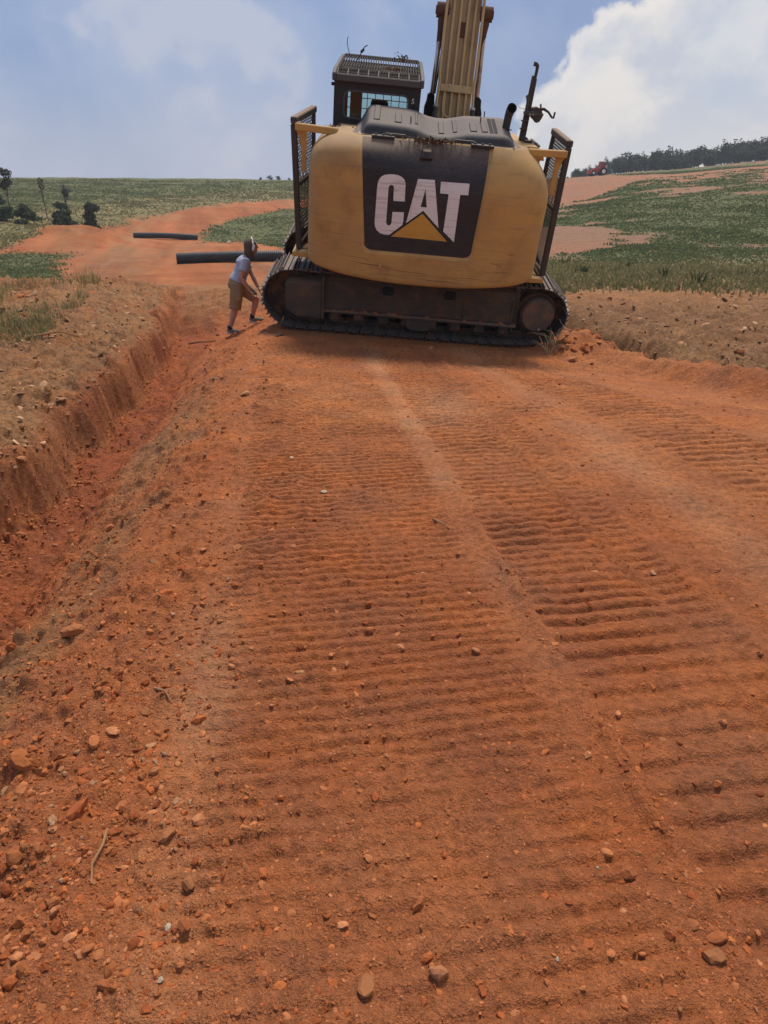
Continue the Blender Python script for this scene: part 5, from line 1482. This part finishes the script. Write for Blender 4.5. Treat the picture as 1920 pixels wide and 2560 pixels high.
# ------------------------------------------------------------------ trees and bushes
def crown_mesh(name, lobes, n, leaf, tint, r, var=.35):
    """leaf sized quads spread through the lobes (x,y,z,rx,ry,rz)"""
    L = np.array(lobes); wgt = L[:, 3] * L[:, 4] * L[:, 5]; wgt = wgt / wgt.sum()
    k = r.choice(len(L), n, p=wgt)
    d = r.normal(size=(n, 3)); d /= np.linalg.norm(d, axis=1)[:, None]
    rad = r.uniform(.25, 1, n) ** .45 * (1 + r.normal(0, .10, n))
    c = L[k, :3] + d * rad[:, None] * L[k, 3:6]
    a = r.normal(size=(n, 3)); a /= np.linalg.norm(a, axis=1)[:, None]
    b = np.cross(a, r.normal(size=(n, 3))); b /= np.linalg.norm(b, axis=1)[:, None]
    s = leaf * r.uniform(.5, 1.3, n)[:, None]
    V = np.stack([c - a * s, c - b * s * .55, c + a * s, c + b * s * .55], 1)
    F = np.arange(n * 4).reshape(n, 4)
    t = np.array(tint) * r.uniform(1 - var, 1 + var, (n, 1)) * (1 + .12 * r.normal(size=(n, 3)))
    return np_mesh(name, V.reshape(-1, 3), F, M['leaf'], col=np.repeat(np.clip(t, .005, 1), 4, axis=0))

def tree_variants():
    out = []
    for q in range(7):
        r = np.random.default_rng(500 + q); h = 1.0
        lobes = []
        if q < 4:       # ragged pine: stacked uneven tiers
            for i in range(9):
                f = i / 8; zz = .14 + .80 * f; w = (.30 * (1 - f) ** .8 + .07) * r.uniform(.75, 1.2)
                lobes.append((r.normal(0, .05), r.normal(0, .05), zz, w, w, .085))
            lobes.append((0, 0, .95, .05, .05, .09))
        else:           # broad rounded crowns
            for i in range(8):
                an = r.uniform(0, 6.28); rr = r.uniform(0, .24)
                lobes.append((rr * math.cos(an), rr * math.sin(an), r.uniform(.16, .82), r.uniform(.14, .26), r.uniform(.14, .26), r.uniform(.12, .2)))
        cm = crown_mesh("crown", lobes, 1000, .042, (.028, .046, .030) if q < 4 else (.032, .052, .030), r)
        tb = MB()
        tb.tube([(0, 0, -.03), (.01, 0, .3), (0, .01, .62), (0, 0, .9)], [.026, .020, .013, .004], 7)
        for i in range(7):
            an = r.uniform(0, 6.28); zz = .28 + i * .08; ll = .2 * (1 - i / 10)
            tb.tube([(0, 0, zz), (ll * .5 * math.cos(an), ll * .5 * math.sin(an), zz + .05), (ll * math.cos(an), ll * math.sin(an), zz + .08)], [.009, .006, .002], 4)
        out.append((tb.mesh("trunk", M['bark']), cm))
    return out
TV = tree_variants()
def place_tree(x, y, h, v, label, group=None, name="tree", w=1.0, cat="tree"):
    t = empty(name, (x, y, hz(x, y) - .05), (0, 0, random.uniform(0, 6.28))); t.scale = (h * w, h * w, h)
    tag(t, label, cat, group)
    for nm, me in (("trunk", TV[v][0]), ("crown", TV[v][1])):
        link(bpy.data.objects.new(nm, me), t)
    return t
def treeline():
    # tops of the wood, from photograph: small on the left, rising to the right
    for i in range(64):
        f = i / 63; tx_ = .246 + f * .34 + random.uniform(-.003, .003); yy_ = random.choice((205, 218, 232, 246)) + random.uniform(-5, 5)
        h = np.interp(tx_, [.246, .275, .30, .36, .42, .46, .50, .6], [2.0, 3.2, 5.0, 5.4, 5.2, 6.6, 7.0, 7.6]) * random.uniform(.85, 1.15)
        v = random.choice((0, 1, 2, 3, 4, 5, 6))
        lab = "dark pine in the wood along the right hand ridge" if v < 4 else "round dark leafy tree in the wood along the right hand ridge"
        place_tree(tx_ * yy_, yy_, float(h), v, lab, "pines along the ridge" if v < 4 else "leafy trees along the ridge", "pine_tree" if v < 4 else "leafy_tree", 1.05 if v < 4 else 1.25)
    for i in range(52):      # understorey filling the foot of the wood
        tx_ = .252 + .34 * random.random(); yy_ = random.uniform(190, 204)
        place_tree(tx_ * yy_, yy_, random.uniform(2.6, 4.2) * (.55 if tx_ < .30 else 1), random.choice((4, 5, 6)), "low dark shrub at the foot of the ridge wood", "shrubs at the foot of the wood", "shrub", 1.5, "shrub")
treeline()

def bush(label, x, y, h, w, n, tint, seed, name="bush", cat="bush", lean=0.0, sparse=False):
    r = np.random.default_rng(seed)
    t = empty(name, (x, y, hz(x, y) - .05)); tag(t, label, cat)
    lobes = []
    if sparse:
        for i in range(7):
            an = r.uniform(0, 6.28); rr = r.uniform(0, w * .5)
            lobes.append((lean * h + rr * math.cos(an), rr * math.sin(an), h * r.uniform(.62, .97), w * r.uniform(.15, .32), w * .25, h * r.uniform(.05, .10)))
    else:
        for i in range(12):
            an = r.uniform(0, 6.28); f = r.uniform(0, 1); rr = w * .5 * (1 - f * .75) * r.uniform(.2, 1)
            lobes.append((lean * h * f + rr * math.cos(an), rr * math.sin(an), h * (.12 + .78 * f), w * r.uniform(.14, .26), w * .2, h * r.uniform(.08, .16)))
    link(bpy.data.objects.new("crown", crown_mesh("crown", lobes, n, .14 if not sparse else .11, tint, r)), t)
    b = MB(); b.tube([(0, 0, 0), (lean * h * .3, 0, h * .4), (lean * h, 0, h * .92)], [.05 * w ** .5, .035, .01], 6)
    for l in lobes:
        b.tube([(lean * h * .4, 0, h * .35), ((l[0] + lean * h * .4) / 2, l[1] / 2, (l[2] + h * .35) / 2 + .02), l[:3]], [.022, .016, .006], 4)
    b.build("trunk", M['bark'], t)
    return t
bush("dense dark conical bush, rightmost of the bushes on the left hillside", -25.2, 64, 2.6, 1.7, 2600, (.065, .085, .045), 1)
bush("broad dark bush left of the conical one on the left hillside", -28.2, 65, 2.1, 2.0, 2000, (.07, .09, .048), 2)
bush("low rounded bush below the thin sapling on the left hillside", -27.0, 63, 1.5, 1.6, 1400, (.075, .095, .05), 3)
bush("low wide bush further left on the left hillside", -30.4, 63, 1.6, 2.2, 1600, (.07, .09, .048), 4)
bush("small bush near the left edge of the picture on the hillside", -32.6, 64, 1.3, 1.8, 1100, (.04, .06, .026), 5)
bush("bush at the very left edge of the picture", -34.2, 66, 2.2, 1.8, 1500, (.07, .09, .048), 6)
bush("lone tree with a feathery crown on the skyline at far left", -35.2, 70, 3.9, 2.2, 1300, (.04, .052, .032), 7, "tree", "tree", .05, True)
bush("thin bare sapling with a leaning tuft above the skyline", -29.2, 68, 3.5, 1.0, 200, (.04, .055, .03), 8, "sapling", "sapling", .10, True)
bush("thinner dry sapling left of the leaning one", -31.8, 70, 3.3, .8, 90, (.06, .05, .03), 9, "sapling", "sapling", -.04, True)
for i in range(4):
    tx_ = -.165 + i * .0135 + random.uniform(-.002, .002); yy_ = 158
    t = place_tree(tx_ * yy_, yy_, random.uniform(.6, 1.2), random.choice((4, 5, 6)), "tiny dark bush on the skyline left of the excavator", "bushes on the left skyline", "bush", 1.5, "bush")

# ------------------------------------------------------------------ small red tractor on the ridge
def tractor():
    x, y = .2815 * 128, 128.0
    t = empty("tractor", (x, y, hz(x, y) + .05), (0, 0, R(6))); tag(t, "small red tractor with a cab on the ridge in front of the wood", "tractor")
    MB().prism([(-1.25, .55), (.2, .55), (.2, 1.05), (-.4, 1.12), (-1.2, .98)], 'y', -.38, .38).build("engine_cover", M['red'], t, bevel=.06, seg=2)
    c = MB().prism([(.1, .6), (1.05, .6), (1.05, 1.3), (.95, 2.05), (.2, 2.05), (.1, 1.3)], 'y', -.5, .5).build("cab", M['red'], t, bevel=.05)
    MB().box((.05, -.56, 2.05), (1.1, .56, 2.17)).build("cab_roof", M['phones'], c, bevel=.04)
    MB().prism([(.22, 1.3), (.92, 1.3), (.86, 1.95), (.28, 1.95)], 'y', -.515, -.5).build("side_window", M['glass'], c)
    MB().box((1.2, -.5, .4), (1.32, .5, 1.55)).build("rear_rack", M['phones'], t)
    for wx, wr in ((-.95, .38), (.75, .62)):
        for sy in (-.55, .55):
            w = MB().tube([(wx, sy - .13, wr), (wx, sy - .10, wr), (wx, sy + .10, wr), (wx, sy + .13, wr)], [wr * .85, wr, wr, wr * .85], 20).build("wheel", M['rubber'], t, smooth=40)
            MB().cyl((wx, sy - .14, wr), (wx, sy + .14, wr), wr * .5, 14).build("wheel_rim", M['phones'], w)
    MB().prism([(-1.75, .3), (-1.35, .25), (-1.3, .7), (-1.7, .8)], 'y', -.7, .7).build("loader_bucket", M['red'], t, bevel=.02)
    for sy in (-.45, .45):
        MB().beam((-1.4, sy, .6), (.1, sy, 1.1), .08, .12).build("loader_arm", M['red'], t)
    MB().cyl((-.5, .2, 1.0), (-.5, .2, 1.7), .04, 8).build("exhaust", M['dark'], t)
tractor()

# ------------------------------------------------------------------ leaf litter on the machine
def litter(name, label, fn, n, size, tints):
    V, C = [], []
    for i in range(n):
        p = EXM @ Vector(fn())
        a = Vector(rng.normal(size=3)).normalized(); b = a.cross(Vector(rng.normal(size=3))).normalized()
        s = size * random.uniform(.5, 1.4)
        V += [p - a * s, p - b * s * .4, p + a * s, p + b * s * .4]
        C += [np.array(random.choice(tints)) * random.uniform(.6, 1.3)] * 4
    F = np.arange(n * 4).reshape(n, 4)
    o = link(bpy.data.objects.new(name, np_mesh(name, np.array([list(v) for v in V]), F, M['litter'], col=np.array(C))))
    tag(o, label, "leaf litter", kind='stuff')
LT = [(.10, .06, .04), (.16, .10, .06), (.07, .045, .032), (.20, .13, .08)]
litter("leaf_litter", "dead leaves piled behind the excavator's cab", lambda: (random.gauss(-1.12, .12), random.uniform(-1.28, -.75), 2.55 + abs(random.gauss(0, .022))), 420, .026, LT)
litter("leaf_litter", "pine straw lying along the top edge of the counterweight", lambda: (random.gauss(-.12, .16), random.uniform(-1.74, -1.63), 2.60 + abs(random.gauss(0, .018))), 380, .024, LT)
litter("leaf_litter", "small clump of dead leaves on the cab roof grate", lambda: (random.gauss(-.52, .05), random.gauss(.75, .06), 3.27 + abs(random.gauss(0, .045))), 70, .024, LT)
litter("leaf_litter", "rusty leaves scattered on the rear of the cab roof grate", lambda: (random.gauss(-.66, .10), random.gauss(-.15, .12), 3.215 + abs(random.gauss(0, .006))), 80, .02, [(.2, .09, .05), (.16, .08, .045)])

# ------------------------------------------------------------------ person
def etube(b, rings, n=16):
    """rings: (center, side vector, front vector)"""
    vs = []
    for c, s, f in rings:
        c, s, f = Vector(c), Vector(s), Vector(f)
        vs += [c + s * math.cos(2 * math.pi * q / n) + f * math.sin(2 * math.pi * q / n) for q in range(n)]
    fs = []
    for i in range(len(rings) - 1):
        for q in range(n):
            a = i * n + q; k = i * n + (q + 1) % n
            fs.append((a, k, k + n, a + n))
    fs.append(tuple(range(n - 1, -1, -1))); fs.append(tuple((len(rings) - 1) * n + q for q in range(n)))
    b.add(vs, fs)
def ball(b, c, rx, ry, rz, rot=None, n=14, m=10):
    vs = []; fs = []
    for i in range(m + 1):
        th = math.pi * i / m
        for q in range(n):
            ph = 2 * math.pi * q / n
            p = Vector((rx * math.sin(th) * math.cos(ph), ry * math.sin(th) * math.sin(ph), rz * math.cos(th)))
            if rot is not None: p = rot @ p
            vs.append(Vector(c) + p)
    for i in range(m):
        for q in range(n):
            a = i * n + q; k = i * n + (q + 1) % n
            fs.append((a, a + n, k + n, k))
    b.add(vs, fs)
def remesh(b, name, mat, parent, voxel, iters=6):
    me = b.mesh(name + "_raw", mat)
    tmp = bpy.data.objects.new(name, me); COL.objects.link(tmp)
    md = tmp.modifiers.new("r", 'REMESH'); md.mode = 'VOXEL'; md.voxel_size = voxel
    sm = tmp.modifiers.new("s", 'SMOOTH'); sm.factor = .5; sm.iterations = iters
    dg = bpy.context.evaluated_depsgraph_get(); dg.update()
    res = bpy.data.meshes.new_from_object(tmp.evaluated_get(dg)); res.name = name
    bpy.data.objects.remove(tmp)
    res.materials.clear(); res.materials.append(mat)
    for p in res.polygons: p.use_smooth = True
    return link(bpy.data.objects.new(name, res), parent)

def person():
    P = empty("person", (-2.42, 12.0, hz(-2.42, 12.0)))
    tag(P, "person in grey t-shirt, khaki shorts and white headphones stooping beside the track", "person")
    O = P.location
    fz = R(18); fw = Vector((math.cos(fz), math.sin(fz), 0)); sd = Vector((math.sin(fz), -math.cos(fz), 0))   # sd: his right, towards the camera
    up = Vector((0, 0, 1))
    def W(*p): return Vector(p) - O
    hipC = W(-2.475, 12.0, .50); chest = W(-2.345, 12.03, .80); neck = W(-2.262, 12.05, .935); head = W(-2.195, 12.07, 1.06)
    rs, ls = chest + sd * .175 + Vector((.02, 0, .045)), chest - sd * .175 + Vector((.03, 0, .045))
    rh, lh = hipC + sd * .085 - up * .03, hipC - sd * .085 - up * .03
    rk, ra = W(-2.525, 11.93, .085), W(-2.64, 11.93, -.235)
    lk, la = W(-2.19, 12.13, .235), W(-2.285, 12.16, -.075)
    re, rw = W(-2.355, 11.80, .60), W(-2.235, 11.84, .395)
    le, lw = W(-2.235, 12.16, .62), W(-2.14, 12.10, .42)
    tl = (neck - hipC).normalized(); tf = (fw - tl * fw.dot(tl)).normalized()
    b = MB()
    etube(b, [(hipC - tl * .06, sd * .13, tf * .10), (hipC + tl * .02, sd * .155, tf * .115), (hipC + tl * .14, sd * .135, tf * .095), (hipC + tl * .28, sd * .155, tf * .11), (chest, sd * .17, tf * .11), (chest + tl * .08, sd * .15, tf * .085), (chest + tl * .125, sd * .07, tf * .06)])
    b.tube([chest + tl * .08, neck, head - up * .03], [.062, .055, .052], 14)
    hr = (Matrix.Rotation(fz, 3, 'Z') @ Matrix.Rotation(R(12), 3, 'Y'))
    ball(b, head + up * .01, .098, .075, .115, hr, 20, 14)
    ball(b, head + fw * .035 - up * .055, .058, .05, .06, hr)                  # jaw
    b.tube([head + fw * .088 + up * .015, head + fw * .116 - up * .022], [.010, .015], 8)   # nose
    ball(b, head + fw * .085 + up * .035, .014, .05, .010, hr)                # brow
    ball(b, head + fw * .088 - up * .05, .010, .022, .008, hr)                # lips
    for s_ in (1, -1):
        ball(b, head + sd * (.076 * s_) - up * .005, .022, .010, .032, hr)       # ears
    for sh, el, wr in ((rs, re, rw), (ls, le, lw)):
        b.tube([sh - (sh - chest) * .3, sh, sh.lerp(el, .4), el, el.lerp(wr, .3), wr], [.05, .056, .047, .039, .042, .027], 14)
        d = (wr - el).normalized(); pn = d.cross(sd).normalized(); sv = d.cross(pn).normalized()
        palm = wr + d * .05
        rot = Matrix((d, sv, pn)).transposed()
        ball(b, palm, .05, .038, .016, rot, 12, 8)
        for k, (off, ln) in enumerate(((-.028, .062), (-.010, .072), (.009, .068), (.026, .054))):
            a0 = palm + d * .035 + sv * off
            b.tube([a0, a0 + d * ln * .45 - pn * .006, a0 + d * ln * .75 - pn * .022, a0 + d * ln * .85 - pn * .040], [.0095, .009, .0085, .0075], 8)
        a0 = palm - d * .02 - sv * .03
        b.tube([a0, a0 + d * .025 - sv * .022 - pn * .008, a0 + d * .052 - sv * .024 - pn * .016], [.011, .010, .0085], 8)
    for h_, k_, a_, toe in ((rh, rk, ra, Vector((.19, .05, -.055))), (lh, lk, la, Vector((.19, .06, -.035)))):
        b.tube([h_ + up * .03, h_.lerp(k_, .35), h_.lerp(k_, .85), k_, k_.lerp(a_, .28), k_.lerp(a_, .7), a_], [.092, .085, .060, .054, .056, .040, .034], 16)
        b.tube([a_, a_ - up * .045, a_ + toe * .6 - up * .03, a_ + toe - up * .02], [.036, .040, .036, .022], 12)
    body = remesh(b, "body", M['skin'], P, .0075, 3)
    for s_ in (1, -1):
        e = MB(); ball(e, head + fw * .088 + sd * (.03 * s_) + up * .018, .010, .010, .008); e.build("eye", M['sock'], P, smooth=180)
    # t-shirt
    t = MB()
    etube(t, [(hipC + tl * .015, sd * .178, tf * .140), (hipC + tl * .05, sd * .175, tf * .138), (hipC + tl * .15, sd * .162, tf * .120), (hipC + tl * .28, sd * .175, tf * .128), (chest, sd * .188, tf * .128), (chest + tl * .07, sd * .168, tf * .105), (chest + tl * .115, sd * .09, tf * .075), (chest + tl * .13, sd * .07, tf * .062)], 22)
    for sh, el in ((rs, re), (ls, le)):
        t.tube([sh - (sh - chest) * .5, sh, sh.lerp(el, .35), sh.lerp(el, .62)], [.075, .074, .072, .075], 16)
    for q in range(5):                                                        # folds at the waist
        z = .05 + q * .045; c = hipC + tl * z + sd * .08
        t.tube([c + tf * .09, c + sd * .085 + tl * .012, c - tf * .10 + sd * .02 + tl * .03], [.012, .02, .012], 6)
    remesh(t, "t_shirt", M['shirt'], P, .011, 4)
    # shorts
    s = MB()
    etube(s, [(hipC + tl * .07, sd * .160, tf * .125), (hipC, sd * .172, tf * .135), (hipC - tl * .08, sd * .165, tf * .13), (hipC - tl * .13, sd * .13, tf * .10)], 22)
    rhem = rh.lerp(rk, 1.02); lhem = lh.lerp(lk, .93)
    s.tube([rh + up * .04, rh.lerp(rk, .4), rh.lerp(rk, .8), rhem], [.112, .112, .102, .102], 18)
    s.tube([lh + up * .04, lh.lerp(lk, .4), lh.lerp(lk, .8), lhem], [.112, .112, .100, .098], 18)
    s.tube([rh + sd * .09 - up * .10, rh + sd * .085 - up * .24], [.045, .045], 8)     # cargo pocket
    remesh(s, "shorts", M['shorts'], P, .011, 4)
    # socks and shoes
    for a_, toe in ((ra, Vector((.185, .05, -.058))), (la, Vector((.185, .06, -.038)))):
        k = MB().tube([a_ + up * .045, a_, a_ - up * .035], [.040, .041, .044], 14); k.build("sock", M['sock'], P, smooth=60)
        sh = MB(); f2 = toe.normalized()
        sh.tube([a_ - f2 * .055 - up * .035, a_ - up * .042, a_ + toe * .5 - up * .035, a_ + toe * .9 - up * .028, a_ + toe * 1.08 - up * .03], [.036, .047, .045, .040, .022], 14)
        so = remesh(sh, "shoe", M['shoe_cloth'], P, .010, 3)
        MB().tube([a_ - f2 * .065 - up * .078, a_ + toe * .5 - up * .074, a_ + toe * 1.05 - up * .054], [.030, .034, .026], 10).build("sole", M['phones'], so)
    # hair: long strands from the crown to the nape and jaw
    h = MB(); r = random.Random(5)
    ball(h, head + up * .028 - fw * .015, .108, .090, .108, hr, 18, 12)
    ball(h, head - fw * .055 - up * .05, .06, .075, .085, hr, 14, 10)
    hair = remesh(h, "hair", M['hair'], P, .012, 2)
    for i in range(110):
        az = r.uniform(R(65), R(295)); d = Vector((math.cos(az + fz), math.sin(az + fz), 0))
        top = head + up * .118 - fw * .01 + d * r.uniform(.0, .05)
        side = head + up * .03 + Vector((d.x * .102, d.y * .098, 0)) - fw * .012
        low = head - up * r.uniform(.09, .17) + d * r.uniform(.075, .105) - fw * .02
        flip = low - up * r.uniform(.0, .035) + d * r.uniform(.005, .035)
        h2 = MB().tube([top, side, low, flip], [.009, .013, .009, .003], 5)
        if i == 0: acc = h2
        else: acc.add(h2.v, h2.f)
    so = acc.build("hair_strands", M['hair'], hair, smooth=60); so['kind'] = 'stuff'
    # headphones
    hp = MB(); pts = []
    for q in range(15):
        a = math.pi * q / 14
        pts.append(head + sd * (.104 * math.cos(a)) + up * (.03 + .118 * math.sin(a)) + fw * .012)
    hp.tube(pts, .010, 8)
    hpo = hp.build("headphones", M['phones'], P, smooth=60)
    for s_ in (1, -1):
        c = MB(); ball(c, head + sd * (.106 * s_) - up * .012 + fw * .018, .024, .022, .052, hr)
        c.tube([head + sd * (.108 * s_) + up * .09 + fw * .012, head + sd * (.110 * s_) - up * .0 + fw * .015], [.012, .014], 8)
        c.build("ear_cup", M['phones'], hpo, smooth=180)
person()

# ------------------------------------------------------------------ air between here and the ridge
def haze():
    m = bpy.data.materials.new("haze"); m.use_nodes = True
    t = m.node_tree; t.nodes.clear()
    out = t.nodes.new('ShaderNodeOutputMaterial'); v = t.nodes.new('ShaderNodeVolumePrincipled')
    v.inputs['Color'].default_value = (0.86, 0.90, 0.97, 1); v.inputs['Density'].default_value = 0.0006
    t.links.new(v.outputs[0], out.inputs['Volume'])
    b = MB().box((-1060, -44, -4.0), (1060, 530, 46))
    o = b.build("haze", m); tag(o, "thin summer haze hanging over the fields", "haze", kind='stuff')
haze()
